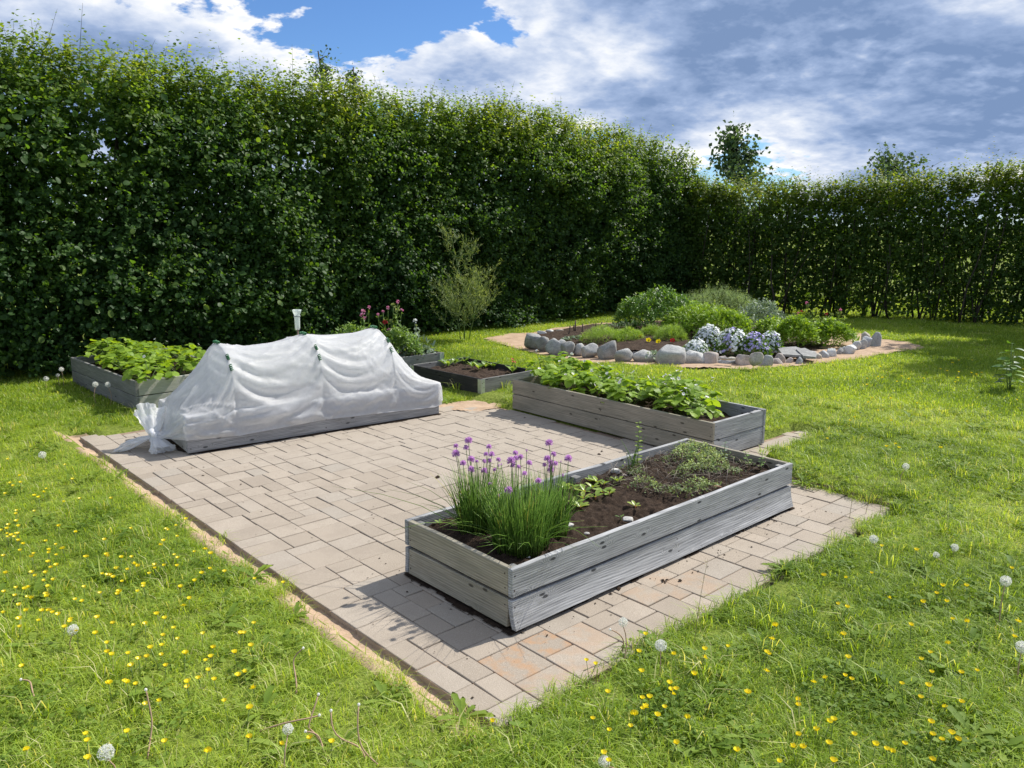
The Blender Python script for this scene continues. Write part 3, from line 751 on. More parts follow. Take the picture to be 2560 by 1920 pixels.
collarG = pallet_collar((pG[0] - .75, pG[1] + .35, 0), R(3), 1.2, .5, 'black pallet collar with bare sticks behind the fleece tunnel', ('darkwood',) * 4, soil_z=.14)

# ------------------------------------------------------------------ fleece tunnel
CA = R(-5.01); CO = np.array([-.0139, 3.7618, 0.0])
def c2w(p):
    p = np.asarray(p, float)
    return np.stack([CO[0] + p[..., 0] * math.cos(CA) - p[..., 1] * math.sin(CA), CO[1] + p[..., 0] * math.sin(CA) + p[..., 1] * math.cos(CA), p[..., 2]], -1)
LC, WC, HC = 2.32, .78, .305
HOOPS = [(.40, .80, 0), (1.16, .815, 0), (1.86, .82, .0)]
def hoop_curve(x, top, n=40, out_=-.009):
    a = np.linspace(0, math.pi, n)
    y = .39 - (.385 + out_) * np.cos(a) * (1 + .03 * np.sin(a))
    z = HC + .01 + out_ * np.sin(a) + (top - HC - .002) * np.sin(a) ** .8
    return np.stack([np.full(n, x), y, z], -1)
for i, (hx, top, _) in enumerate(HOOPS):
    e = empty('tunnel_hoop', tuple(c2w([hx, .06, .2])), 0, 'arched hoop holding up the fleece ' + ('at its knotted end', 'in the middle of the tunnel', 'at the end beside the pallet collar')[i], 'hoop', 'hoops of the fleece tunnel')
    inv = Matrix.Translation(e.location).inverted()
    pts = c2w(hoop_curve(hx, top)); pts = np.concatenate([[pts[0] + [0, .035, -.10]], [pts[0] + [0, .03, -.01]], pts[1:-1], [pts[-1] + [0, -.03, -.01]], [pts[-1] + [0, -.035, -.10]]]) - np.array(e.location)
    t = TM(); tube(t, pts, .006, 8); t.build('tube', M['hoop'], e)
    # clips: twisted green plastic, outside the fleece
    hc = hoop_curve(hx, top, 40, .010)
    for k in (8, 11, 19, 21):
        c0 = c2w(hc[k]) - np.array(e.location); tg = unit(c2w(hc[k + 1]) - c2w(hc[k]))
        t = TM(); s = np.linspace(-1, 1, 26)
        n1 = unit(np.cross(tg, [1, 0.2, 0.1])); n2 = np.cross(tg, n1)
        pts = c0 + tg * s[:, None] * .028 + n1 * (.011 * np.cos(s * 11))[:, None] + n2 * (.011 * np.sin(s * 11))[:, None]
        tube(t, pts, .0042, 5); t.build('clip', M['green_clip'], e)

def build_fleece():
    ni, nj = 190, 116
    # key sections: local x and a profile running from the front hem over the arch to the back hem
    s = np.linspace(0, 1, nj)
    def prof(kind, hem_f, hem_b, top, yc=0.0, shrink=1.0):
        P = np.zeros((nj, 3))
        if kind == 'hoop':
            a = np.linspace(0, math.pi, 200)
            arch = np.stack([np.zeros(200),   .39 - .385 * np.cos(a) * (1 + .03 * np.sin(a)), HC + .01 + (top - HC - .002) * np.sin(a) ** .8], -1)
        elif kind == 'peak':
            a = np.linspace(0, 1, 200)
            arch = np.stack([np.zeros(200), .03 + .72 * a, HC + .012 + (top - HC) * np.sin(a * math.pi) ** .75], -1)
        else:
            a = np.linspace(0, 1, 200)
            arch = np.stack([np.zeros(200), .03 + .72 * a, HC + .012 + (top - HC) * np.sin(a * math.pi)], -1)
        line = np.concatenate([[[0, -.016, hem_f], [0, -.013, HC * .6], [0, -.010, HC + .006]], arch, [[0, WC + .01, HC + .006], [0, WC + .014, hem_b]]])
        d = np.concatenate([[0], np.cumsum(np.linalg.norm(np.diff(line, axis=0), axis=1))]); d /= d[-1]
        for k in range(3): P[:, k] = np.interp(s, d, line[:, k])
        return P
    keys = []
    knot_c = np.array([-.18, .27, .13])
    a = np.linspace(-.5, math.pi + .5, nj)
    ring = np.stack([np.zeros(nj), -.030 * np.cos(a), .030 * np.sin(a)], -1) + [0, knot_c[1], knot_c[2]]
    ring2 = np.stack([np.zeros(nj), -.055 * np.cos(a), .060 * np.sin(a)], -1) + [0, knot_c[1], knot_c[2] + .01]
    keys.append((knot_c[0], ring)); keys.append((knot_c[0] + .05, ring2))
    e0 = prof('peak', .12, .12, .50)
    keys.append((-.012, np.where(np.ones((nj, 1)) > 0, e0 * .90 + (ring + [0, 0, .02]) * .10, 0)))
    keys.append((HOOPS[0][0], prof('hoop', .10, .1, HOOPS[0][1])))
    keys.append((HOOPS[1][0], prof('hoop', .125, .1, HOOPS[1][1])))
    keys.append((HOOPS[2][0], prof('hoop', .10, .1, HOOPS[2][1])))
    keys.append((LC - .05, prof('flat', .085, .1, .345)))
    keys.append((LC + .012, prof('flat', .10, .1, .315)))
    kx = np.array([k[0] for k in keys]); kp = np.stack([k[1] for k in keys])
    # rows spaced by distance, hitting the hoops
    xs = []
    ns = [8, 22, 42, 46, 40, 26, 6]
    for q in range(len(kx) - 1):
        xs.append(np.linspace(kx[q], kx[q + 1], ns[q], endpoint=False))
    xs = np.concatenate(xs + [[kx[-1]]]); ni = len(xs)
    hoop_rows = [int(np.argmin(abs(xs - h[0]))) for h in HOOPS]
    P = np.zeros((ni, nj, 3))
    for i, x in enumerate(xs):
        q = min(np.searchsorted(kx, x, 'right') - 1, len(kx) - 2)
        t = (x - kx[q]) / (kx[q + 1] - kx[q])
        P[i] = kp[q] * (1 - t) + kp[q + 1] * t
        P[i, :, 0] = x
    # the last rows fold down over the far end of the bed
    jj = np.arange(nj)
    drop = np.zeros((6, nj, 3))
    for k in range(6):
        drop[k] = P[-1]; drop[k][:, 0] = LC + .014 + .002 * k
        drop[k][:, 2] = np.minimum(P[-1][:, 2], HC + .01 - (k + 1) * .03)
    P = np.concatenate([P, drop]); ni = len(P)
    Lx = np.concatenate([xs, np.full(6, xs[-1])])
    I, J = np.meshgrid(np.arange(ni), s, indexing='ij')
    XX = Lx[:, None] + 0 * J
    # rest lengths with slack, more across the tunnel sides, so that folds form
    def dist(a, b): return np.linalg.norm(a - b, axis=-1)
    sl = 1.006 + .016 * fbm(XX * 3, J * 5, 2, 2)
    slx = 1.004 + .014 * fbm(XX * 4 + 7, J * 4, 3, 2)
    sl[:30] = 1.006; slx[:30] = 1.003
    # starting folds: sweeping from the knot along the front, and hanging between the hoops
    rr = np.random.default_rng(8)
    fold = np.zeros((ni, nj))
    for k in range(46):
        fx, fj = rr.uniform(0, 2.3), rr.uniform(.06, .62)
        ang = rr.normal(-.35, .45); ln = rr.uniform(.12, .5); wd = rr.uniform(.012, .035)
        dx = XX - fx; dj = (J - fj) * 1.75
        a_ = dx * math.cos(ang) + dj * math.sin(ang); b_ = -dx * math.sin(ang) + dj * math.cos(ang)
        fold += rr.choice([-1, 1]) * rr.uniform(.008, .02) * np.exp(-(a_ / ln) ** 2 - (b_ / wd) ** 2)
    nrm = unit(np.cross(np.gradient(P, axis=0), np.gradient(P, axis=1)) + 1e-9)
    if (nrm[ni // 2, nj // 2, 2]) < 0: nrm = -nrm
    R0 = P.copy()
    P = P + nrm * fold[..., None]
    inv = np.ones((ni, nj))
    inv[:2] = 0
    for h in hoop_rows:
        up = R0[h, :, 2] > HC + .02
        inv[h, up] = 0; P[h, up] = R0[h, up]
    inv[:, 0] = 0
    inv[:, -1] = 0
    inv[-6:] = 0
    cons = []
    def mk(a, b, k, rest):
        cons.append((a, b, k, rest))
    for par in (0, 1):
        i0 = np.arange(par, ni - 1, 2); mk((i0, slice(None)), (i0 + 1, slice(None)), 1.0, dist(R0[i0], R0[i0 + 1]) * slx[i0])
        j0 = np.arange(par, nj - 1, 2); mk((slice(None), j0), (slice(None), j0 + 1), 1.0, dist(R0[:, j0], R0[:, j0 + 1]) * sl[:, j0])
        A1 = R0[i0][:, :-1]; B1 = R0[i0 + 1][:, 1:]
        mk((i0, slice(0, nj - 1)), (i0 + 1, slice(1, nj)), .45, dist(A1, B1) * 1.012)
        mk((i0, slice(1, nj)), (i0 + 1, slice(0, nj - 1)), .45, dist(R0[i0][:, 1:], R0[i0 + 1][:, :-1]) * 1.012)
    for par in range(4):
        i0 = np.arange(par, ni - 3, 4)
        if len(i0): mk((i0, slice(None)), (i0 + 3, slice(None)), .10, dist(R0[i0], R0[i0 + 3]))
        j0 = np.arange(par, nj - 3, 4)
        if len(j0): mk((slice(None), j0), (slice(None), j0 + 3), .10, dist(R0[:, j0], R0[:, j0 + 3]))
    V = np.zeros_like(P)
    for it in range(110):
        Q = P + V * .93
        Q[..., 2] -= .000045 * (inv > 0)
        Q = np.where(inv[..., None] > 0, Q, P)
        for rep in range(4):
            for a, b, k, rest in cons:
                pa, pb = Q[a], Q[b]
                wa, wb = inv[a], inv[b]
                d = pb - pa; l = np.linalg.norm(d, axis=-1) + 1e-9
                ws = wa + wb
                c = np.where(ws > 0, k * (l - rest) / l / np.maximum(ws, 1e-6), 0)[..., None]
                Q[a] = pa + d * c * wa[..., None]
                Q[b] = pb - d * c * wb[..., None]
        # keep outside the bed
        ins = (Q[..., 0] > -.004) & (Q[..., 0] < LC + .004) & (Q[..., 1] > -.006) & (Q[..., 1] < WC + .006) & (Q[..., 2] < HC + .008)
        fr = ins & (Q[..., 1] < .12) & (HC - Q[..., 2] > Q[..., 1])
        bk = ins & (Q[..., 1] > WC - .12) & (HC - Q[..., 2] > WC - Q[..., 1])
        tp = ins & ~fr & ~bk
        Q[..., 1] = np.where(fr, -.008, np.where(bk, WC + .008, Q[..., 1]))
        Q[..., 2] = np.where(tp, HC + .010, Q[..., 2])
        Q[..., 2] = np.maximum(Q[..., 2], .012)
        V = (Q - P); P = Q
    P = P.copy()
    nrm = unit(np.cross(np.gradient(P, axis=0), np.gradient(P, axis=1)) + 1e-9)
    if (nrm[ni // 2, nj // 2, 2]) < 0: nrm = -nrm
    fold = np.zeros((ni, nj))
    for k in range(80):
        fx, fj = rr.uniform(-.1, 2.3), rr.uniform(.02, .60)
        ang = rr.normal(-.42, .22) if rr.random() < .6 else rr.normal(.5, .35)
        ln = rr.uniform(.10, .42); wd = rr.uniform(.005, .013)
        dx = XX - fx; dj = (J - fj) * 1.75
        a_ = dx * math.cos(ang) + dj * math.sin(ang); b_ = -dx * math.sin(ang) + dj * math.cos(ang) + .05 * (a_ / ln) ** 2 * rr.normal()
        fold += rr.uniform(.004, .014) * np.exp(-(a_ / ln) ** 2 - np.abs(b_) / wd)
    for k in range(9):                                             # long pulls along the front board, from the knot
        z_ = rr.uniform(.02, .16); sl_ = rr.uniform(.0, .05)
        b_ = (J - z_ - sl_ * XX) * 1.75
        fold += rr.uniform(.008, .016) * np.exp(-np.abs(b_) / rr.uniform(.007, .012)) * smooth(-.2, .1, XX) * smooth(rr.uniform(1.0, 2.4), .3, XX)
    damp = np.ones((ni, nj)); damp[:4] = 0; damp[-7:] = .2; damp[:, 0] = .3; damp[:, -3:] = 0
    for h in hoop_rows: damp[h - 1:h + 2] *= .25
    P = P + nrm * (fold * damp)[..., None]
    for _ in range(1):
        P[1:-1, 1:-1] = .84 * P[1:-1, 1:-1] + .04 * (P[:-2, 1:-1] + P[2:, 1:-1] + P[1:-1, :-2] + P[1:-1, 2:])
    f = []
    ia, ja = np.meshgrid(np.arange(ni - 1), np.arange(nj - 1), indexing='ij')
    p = (ia * nj + ja).ravel()
    f = np.concatenate([np.stack([p, p + nj, p + nj + 1], 1), np.stack([p, p + nj + 1, p + 1], 1)])
    return P, f
fl = empty('fleece_cover', tuple(c2w([-.2, .33, 0])), 0, 'white garden fleece draped over hoops and knotted at one end', 'fleece cover')
fo = np.array(fl.location)
Pf, Ff = build_fleece()
link('sheet', tri_mesh('sheet', (c2w(Pf) - fo).reshape(-1, 3), Ff, M['fleece']), fl)
def crumple(name, c0, c1, r0, r1, n=60, m=44, seed=1, squash=.5, ruff=.5, droop=0.0):
    """a gathered bunch of cloth from c0 to c1 that opens from radius r0 to r1"""
    t = np.linspace(0, 1, n)[:, None]; a = np.linspace(0, 2 * math.pi, m)[None]
    c0 = np.array(c0); c1 = np.array(c1)
    ax = unit(c1 - c0); X_ = unit(np.cross(ax, [0, 0, 1.0])); Z_ = np.cross(X_, ax)
    rr_ = r0 + (r1 - r0) * t ** .8
    q = seed * 7.7
    ru = 1 + ruff * t * (np.sin(a * 7 + 3 * t + q) * .35 + np.sin(a * 13 - 4 * t + q) * .22 + (fbm(a * 2.0 + q, t * 5 + 0 * a, 2, 3) - .45) * 1.2)
    ln = np.linalg.norm(c1 - c0) * (t + .12 * t * (fbm(a * 1.7 + q, 0 * t + 0 * a, 4, 2) - .45) * 4)
    v = c0 + ax * ln[..., None] + X_ * (rr_ * ru * np.cos(a))[..., None] + Z_ * (rr_ * ru * np.sin(a) * squash)[..., None]
    v[..., 2] -= droop * (t ** 2) * (1 + 0 * a)
    v[..., 2] = np.maximum(v[..., 2], .006 + .012 * abs(np.sin(a * 9)) * t)
    i, j = np.meshgrid(np.arange(n - 1), np.arange(m - 1), indexing='ij'); p = (i * m + j).ravel()
    f = np.concatenate([np.stack([p, p + m, p + m + 1], 1), np.stack([p, p + m + 1, p + 1], 1)])
    return link(name, tri_mesh(name, (c2w(v) - fo).reshape(-1, 3), f, M['fleece']), fl)
crumple('tail', (-.185, .28, .125), (-.37, .47, .045), .028, .095, seed=2, squash=.40, ruff=.55, droop=.03)
crumple('loop', (-.18, .275, .14), (-.125, .50, .29), .03, .12, seed=5, squash=.7, ruff=.45)
crumple('ruffle', (-.18, .265, .125), (-.14, .13, .025), .03, .085, seed=9, squash=.6, ruff=.7)
t = TM()
aa = np.linspace(0, 2 * math.pi * 1.6, 50)
kn = np.stack([-.185 + .016 * np.sin(aa * 2.1), .27 + .036 * np.cos(aa), .132 + .038 * np.sin(aa)], -1)
tube(t, c2w(kn) - fo, .017 + .005 * np.sin(np.arange(50) * .9), 10); t.build('knot', M['fleece'], fl)

# rain gauge on a stake behind the tunnel
gp = at_depth(643, 712, c2w([1.15, .86, 0]))
gau = empty('rain_gauge', (gp[0], gp[1], .0), 0, 'clear plastic rain gauge on a stake above the fleece tunnel', 'rain gauge')
zb = gp[2]
t = TM(); tube(t, [(0, 0, 0), (0, .006, .4), (0, 0, zb + .03)], .009, 7); t.build('stake', M['stick'], gau)
def lathe(prof, sides=20):
    a = np.arange(sides) * 2 * math.pi / sides
    v = np.stack([np.outer([p[0] for p in prof], np.cos(a)), np.outer([p[0] for p in prof], np.sin(a)), np.repeat([[p[1]] for p in prof], sides, 1)], -1)
    f = []
    for i in range(len(prof) - 1):
        for j in range(sides):
            p, q = i * sides + j, i * sides + (j + 1) % sides
            f += [(p, q, q + sides), (p, q + sides, p + sides)]
    return v.reshape(-1, 3), f
t = TM(); t.add(*lathe([(.001, zb), (.022, zb), (.024, zb + .02), (.027, zb + .145)])); t.build('measuring_tube', M['clear'], gau)
t = TM(); t.add(*lathe([(.027, zb + .145), (.030, zb + .15), (.041, zb + .178), (.043, zb + .19), (.040, zb + .19), (.037, zb + .176)])); t.build('funnel', M['clear'], gau)
t = TM(); t.add(*lathe([(.028, zb + .125), (.0335, zb + .125), (.0335, zb + .133), (.028, zb + .133)])); t.build('holder', M['hoop'], gau)

# ------------------------------------------------------------------ leaf shapes
def blade_leaf(w=.5, fold=.08, droop=.10, pts=((.0, .03), (.25, .8), (.55, 1.0), (.82, .62), (1.0, .0))):
    """a leaf of unit length along +y, width w; returns vertices and triangles"""
    v = []; f = []
    n = len(pts)
    for y, k in pts:
        z = -droop * y * y
        v += [(-w / 2 * k, y, z + fold * k), (0, y, z), (w / 2 * k, y, z + fold * k)]
    for i in range(n - 1):
        p = 3 * i
        f += [(p, p + 3, p + 4), (p, p + 4, p + 1), (p + 1, p + 4, p + 5), (p + 1, p + 5, p + 2)]
    return np.array(v, float), np.array(f)
OVAL = blade_leaf(.72, .07, .12, ((.0, .12), (.35, .95), (.7, .88), (1.0, .0)))
OVAL6 = (np.array([(0, 0, 0), (-.30, .26, .05), (-.35, .62, .05), (0, 1, -.14), (.35, .62, .05), (.30, .26, .05), (0, .48, -.01)]), np.array([(0, 6, 1), (1, 6, 2), (2, 6, 3), (3, 6, 4), (4, 6, 5), (5, 6, 0)]))
QUAD = (np.array([(0, 0, 0), (-.38, .45, .05), (0, 1, -.05), (.38, .45, .05)]), np.array([(0, 2, 1), (0, 3, 2)]))
OVAL_LO = (np.array([(0, 0, 0), (-.36, .45, .06), (.36, .45, .06), (0, 1, -.1), (0, .5, 0)]), np.array([(0, 4, 1), (1, 4, 3), (0, 2, 4), (2, 3, 4)]))
LANCE = blade_leaf(.28, .04, .18, ((0, .1), (.4, 1), (.75, .7), (1, 0)))
NEEDLE = (np.array([(-.04, 0, 0), (.04, 0, 0), (0, 1, -.1)]), np.array([(0, 1, 2)]))

# ------------------------------------------------------------------ hedges
def hedge_leaves(shoots, base, tips, n_leaf, size, tint, tm, tmpl, spread=.6):
    """leaves set alternately along shoots from base to tips"""
    n = len(base)
    k = np.arange(n_leaf)
    t = (k[None] + rng.uniform(.2, .8, (n, n_leaf))) / n_leaf
    pos = base[:, None] * (1 - t[..., None]) + tips[:, None] * t[..., None]
    ax = unit(tips - base)[:, None]
    d = rng.normal(size=(n, n_leaf, 3)); d -= (d * ax).sum(-1, keepdims=True) * ax
    T = unit(unit(d) + ax * spread + np.array([0, 0, -.10]))
    pos = pos + T * rng.uniform(0, .02, (n, n_leaf, 1))
    Nr = unit(np.array([0, 0, 1.0]) + rng.normal(0, .36, (n, n_leaf, 3)) + ax * .25 - np.array([0, .25, 0]))
    sz = size * rng.uniform(.7, 1.25, (n, n_leaf)) * (1.05 - .35 * t)
    tt = np.clip(tint[:, None] + rng.normal(0, .10, (n, n_leaf)), 0, 1)
    v, f = scatter(tmpl[0], tmpl[1], pos.reshape(-1, 3), T.reshape(-1, 3), Nr.reshape(-1, 3), sz.ravel())
    tm.add(v, f, np.repeat(tt.ravel(), len(tmpl[0])))
    return pos, T, Nr, sz
def left_top(x):
    x = np.asarray(x, float)
    base = np.interp(x, [-4, -.5, 1, 3, 4.5, 5.6, 6.6, 7.4, 8.6, 10, 11.4, 12.3, 12.9], [3.95, 3.85, 3.78, 3.75, 3.72, 3.68, 3.6, 3.82, 3.76, 3.56, 3.5, 3.2, 2.6])
    return base + .20 * (fbm(x * 1.3, x * 0 + 2, 5, 3) - .45) - .10
hl = empty('hedge', (4.5, 8.9, 0), 0, 'tall thick dark green hedge running behind the fleece tunnel', 'hedge')
HOF = np.array([4.5, 8.9, 0.0])
tm = TM()
def left_front(x, z):
    return 8.10 + .95 * (fbm(x * 1.0 + 4, z * 1.1, 2, 3) - .45) - .12 * np.sin(np.clip(z / 3.8, 0, 1) * math.pi) + .18 * smooth(3.0, 4.0, z)
def hole(x, z):
    return fbm(x * 1.1 + 31, z * 1.5 + 7, 6, 3)
n = 18000
x = rng.uniform(-3.6, 13.1, n); z = rng.uniform(.02, 1, n) ** .95 * left_top(x)
keep = hole(x, z) > .245 - .10 * smooth(2.6, 1.2, z)
x, z = x[keep], z[keep]
y = left_front(x, z) + rng.exponential(.16, len(x))
b = np.stack([x, y, z], -1)
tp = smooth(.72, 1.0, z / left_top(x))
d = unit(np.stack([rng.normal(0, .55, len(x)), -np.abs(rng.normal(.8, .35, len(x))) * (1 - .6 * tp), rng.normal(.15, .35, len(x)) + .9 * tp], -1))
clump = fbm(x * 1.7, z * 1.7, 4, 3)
tint = .30 + .6 * (clump - .45) + .20 * smooth(1.2, 3.2, z) + .32 * tp + rng.normal(0, .06, len(x))  # tint rises with height: sunlight on the upper hedge put into leaf colour
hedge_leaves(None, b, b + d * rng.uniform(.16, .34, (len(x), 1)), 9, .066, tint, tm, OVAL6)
# inner and rear leaves
n = 70000
x = rng.uniform(-3.6, 13.1, n); z = rng.uniform(0.02, .97, n) * left_top(x)
y = left_front(x, z) + rng.uniform(.3, 1.5, n)
p = np.stack([x, y, z], -1)
keep = ~((z > 2.4) & (hole(x, z) < .255))
p = p[keep]
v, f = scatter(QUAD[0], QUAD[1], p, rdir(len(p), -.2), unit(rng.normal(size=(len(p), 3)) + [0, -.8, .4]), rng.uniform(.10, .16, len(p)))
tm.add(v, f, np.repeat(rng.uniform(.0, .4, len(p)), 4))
# rear face, so that light falls as through a real hedge
# shoots on top
n = 2200
x = rng.uniform(-3.6, 13.2, n); yb = 8.25 + rng.uniform(0, 1.35, n)
b = np.stack([x, yb, left_top(x) - rng.uniform(.0, .4, n)], -1)
ln = rng.uniform(.24, .58, n) * (1 + .3 * (rng.random(n) < .10))
tipd = unit(np.stack([rng.normal(0, .28, n), rng.normal(-.08, .28, n), np.ones(n)], -1))
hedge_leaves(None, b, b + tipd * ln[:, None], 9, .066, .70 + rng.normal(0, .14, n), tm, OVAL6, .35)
tb = TM()
for i in rng.choice(n, 420, replace=False):
    tube(tb, [b[i], b[i] + tipd[i] * ln[i] * .5, b[i] + tipd[i] * ln[i] * 1.04], [.004, .003, .0015], 3)
v = np.concatenate(tm.v) - HOF; tm.v = [v]
fo_ = tm.build('foliage', M['hedge'], hl); fo_['kind'] = 'stuff'
tb.v = [np.concatenate(tb.v) - HOF]
o = tb.build('twigs', M['bark'], hl); o['kind'] = 'stuff'
for i in range(46):
    x0 = -3.4 + i * .35 + rng.normal(0, .08); y0 = 8.75 + rng.normal(0, .15); h = rng.uniform(2.0, 3.3)
    t = TM(); q = np.linspace(0, 1, 6)[:, None]
    tube(t, np.concatenate([q * rng.normal(0, .25), q * rng.normal(0, .15), q * h], 1), np.linspace(.026, .010, 6), 6)
    t.build('stem', M['bark'], hl, (x0 - HOF[0], y0 - HOF[1], 0))
# the hedge leaves that show largest, as leaves of their own
leaf_me = []
for k in range(6):
    v, f = blade_leaf(.74, .07 + .02 * (k % 3), .12, ((.0, .10), (.18, .70), (.4, .98), (.65, .94), (.85, .60), (1.0, .0)))
    leaf_me.append(tri_mesh('leaf', v, f, M['hedge'], np.full(len(v), [.25, .35, .45, .55, .7, .4][k])))
for i in range(280):
    x0 = rng.uniform(-.9, 3.8); z0 = rng.uniform(.5, 3.4)
    y0 = float(left_front(np.array(x0), np.array(z0))) - rng.uniform(.10, .26)
    T = unit(np.array([rng.normal(0, .8), -.5, rng.normal(-.25, .5)])); Nr = unit(np.array([rng.normal(0, .4), -.7, rng.normal(.7, .3)]))
    Mx = frames(T[None], Nr[None])[0] * rng.uniform(.07, .098)
    o = link('leaf', leaf_me[i % 6], hl)
    o.matrix_local = Matrix([list(Mx[r]) + [[x0 - HOF[0], y0 - HOF[1], z0][r]] for r in range(3)] + [[0, 0, 0, 1]])

RA, RB = np.array([12.35, 8.4]), np.array([15.3, -1.6])
rt = unit(RB - RA); rn = np.array([rt[1], -rt[0]])                 # rn points away from the garden when positive x
if rn[0] < 0: rn = -rn
RLEN = float(np.linalg.norm(RB - RA))
hr = empty('hedge', (13.6, 3.6, 0), 0, 'lower sunlit hedge with bare stems showing at its foot', 'hedge')
HOR = np.array([13.6, 3.6, 0.0])
def rp(s, off, z):
    return np.stack([RA[0] + rt[0] * s + rn[0] * off, RA[1] + rt[1] * s + rn[1] * off, z], -1)
def right_top(s):
    return np.interp(s, [0, 1.5, 3, 4.5, 6, 8, 10.5], [2.75, 2.62, 2.55, 2.62, 2.75, 2.85, 2.85]) + .22 * (fbm(s * 1.5, s * 0 + 9, 3, 3) - .45) - .08
tm = TM()
n = 12500
s_ = rng.uniform(-.9, RLEN, n); z = rng.uniform(.03, 1, n) ** .95 * right_top(s_)
low = smooth(1.5, .3, z)
keep = (rng.random(n) > .12 * low) & (fbm(s_ * 1.6, z * 1.3, 5, 3) > .17 + .04 * low)
keep |= s_ < 1.6
s_, z = s_[keep], z[keep]
off = -.35 + rng.exponential(.22, len(z)) + .3 * (fbm(s_ * 1.1, z * 1.1, 2, 3) - .45)
b = rp(s_, off, z); tp = smooth(.7, 1, z / right_top(s_))
d = unit(np.stack([rng.normal(-.35, .5, len(z)), rng.normal(0, .5, len(z)), rng.normal(.25, .35, len(z)) + .8 * tp], -1))
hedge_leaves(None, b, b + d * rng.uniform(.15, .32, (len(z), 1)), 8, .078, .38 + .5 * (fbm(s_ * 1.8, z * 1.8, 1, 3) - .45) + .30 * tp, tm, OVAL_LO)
n = 20000
s_ = rng.uniform(-.9, RLEN, n); z = rng.uniform(.05, .97, n) * right_top(s_)
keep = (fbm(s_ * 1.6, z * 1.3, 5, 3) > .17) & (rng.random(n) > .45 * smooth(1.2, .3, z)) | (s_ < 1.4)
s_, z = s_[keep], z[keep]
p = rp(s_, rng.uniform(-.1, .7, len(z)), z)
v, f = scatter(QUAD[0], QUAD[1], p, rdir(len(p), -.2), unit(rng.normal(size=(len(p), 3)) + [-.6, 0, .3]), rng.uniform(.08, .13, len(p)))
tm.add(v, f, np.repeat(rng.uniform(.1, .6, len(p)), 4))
n = 1700
s_ = rng.uniform(-.9, RLEN, n); b = rp(s_, rng.uniform(-.3, .6, n), right_top(s_) - rng.uniform(0, .35, n))
tipd = unit(np.stack([rng.normal(0, .28, n), rng.normal(0, .28, n), np.ones(n)], -1)); ln = rng.uniform(.2, .45, n) * (1 + .8 * (rng.random(n) < .10))
hedge_leaves(None, b, b + tipd * ln[:, None], 9, .062, .72 + rng.normal(0, .15, n), tm, OVAL_LO, .35)
tm.v = [np.concatenate(tm.v) - HOR]
o = tm.build('foliage', M['hedge2'], hr); o['kind'] = 'stuff'
for i in range(110):
    s0 = rng.uniform(-.3, RLEN); p0 = rp(np.array(s0), np.array(rng.normal(0, .22)), np.array(0.0)); h = rng.uniform(1.4, 2.4)
    t = TM(); q = np.linspace(0, 1, 6)[:, None]
    wob = np.cumsum(rng.normal(0, .035, (6, 2)), 0) * (q > 0)
    tube(t, np.concatenate([wob + q * rng.normal(0, .15, 2), q * h], 1), np.linspace(.022, .008, 6), 5)
    t.build('stem', M['bark'], hr, tuple(p0 - HOR))
    if i % 2 == 0:
        t = TM(); tube(t, np.concatenate([wob * .5 + q * rng.normal(0, .35, 2), q * h * .8], 1), np.linspace(.014, .005, 6), 5)
        t.build('stem', M['bark'], hr, tuple(p0 - HOR + [rng.normal(0, .05), rng.normal(0, .05), 0]))

# ------------------------------------------------------------------ trees beyond the hedges
def far_tree(label, base, h, crown0, rad, n_leaf, leaf, seed, group='trees beyond the hedges', cone=.8, name='tree'):
    r = np.random.default_rng(seed)
    e = empty(name, tuple(base), 0, label, 'tree', group)
    t = TM(); q = np.linspace(0, 1, 9)[:, None]
    w = np.cumsum(r.normal(0, .05, (9, 2)), 0) * (q > 0)
    tr = np.concatenate([w, q * h], 1)
    tube(t, tr, np.linspace(.02 * h, .004 * h, 9) * .6, 7); t.build('trunk', M['bark'], e)
    tb_ = TM(); tl = TM()
    nb = 60
    for i in range(nb):
        f0 = r.uniform(crown0, .97); p0 = np.array([np.interp(f0, q[:, 0], tr[:, k]) for k in range(3)])
        rel = (f0 - crown0) / (1 - crown0)
        ln = rad * (1 - cone * rel) * r.uniform(.55, 1.1)
        a = r.uniform(0, 2 * math.pi); up = r.uniform(.25, .7)
        dd = unit(np.array([math.cos(a), math.sin(a), up]))
        pts = [p0, p0 + dd * ln * .5 + [0, 0, .02], p0 + dd * ln + [0, 0, ln * .12]]
        tube(tb_, pts, [.012, .008, .003], 4)
        k = int(n_leaf / nb * (.4 + ln / rad))
        tt = r.uniform(.25, 1.05, k)
        cl = p0 + dd * (tt * ln)[:, None]
        cl += r.normal(0, .10 * rad + .03, (k, 3)) * (r.random((k, 1)) ** .5)
        v, f = scatter(OVAL_LO[0], OVAL_LO[1], cl, unit(r.normal(size=(k, 3)) + [0, 0, -.4]), unit(r.normal(size=(k, 3)) + [0, 0, .6]), leaf * r.uniform(.7, 1.3, k))
        tl.add(v, f, np.repeat(r.uniform(0, 1, k), 5))
    o = tb_.build('branches', M['bark'], e); o['kind'] = 'stuff'
    o = tl.build('crown', M['tree'], e); o['kind'] = 'stuff'
    return e
def beyond(u, v, dist):
    d = ray(u, v); d = d / np.hypot(d[0], d[1])
    p = CAM + d * dist
    return p
p = beyond(1618, 268, 24); far_tree('young aspen with airy round leaves rising above the hedge corner', (p[0], p[1], 0), p[2], .30, 1.75, 3600, .13, 4, cone=.90)
p = beyond(722, 108, 15); far_tree('slim birch top poking out above the tall hedge', (p[0], p[1], 0), p[2], .62, .62, 900, .06, 9, cone=.7)
p = beyond(776, 142, 16); far_tree('small dark tree top beside the slim birch above the tall hedge', (p[0], p[1], 0), p[2], .68, .40, 700, .06, 12, cone=.6)
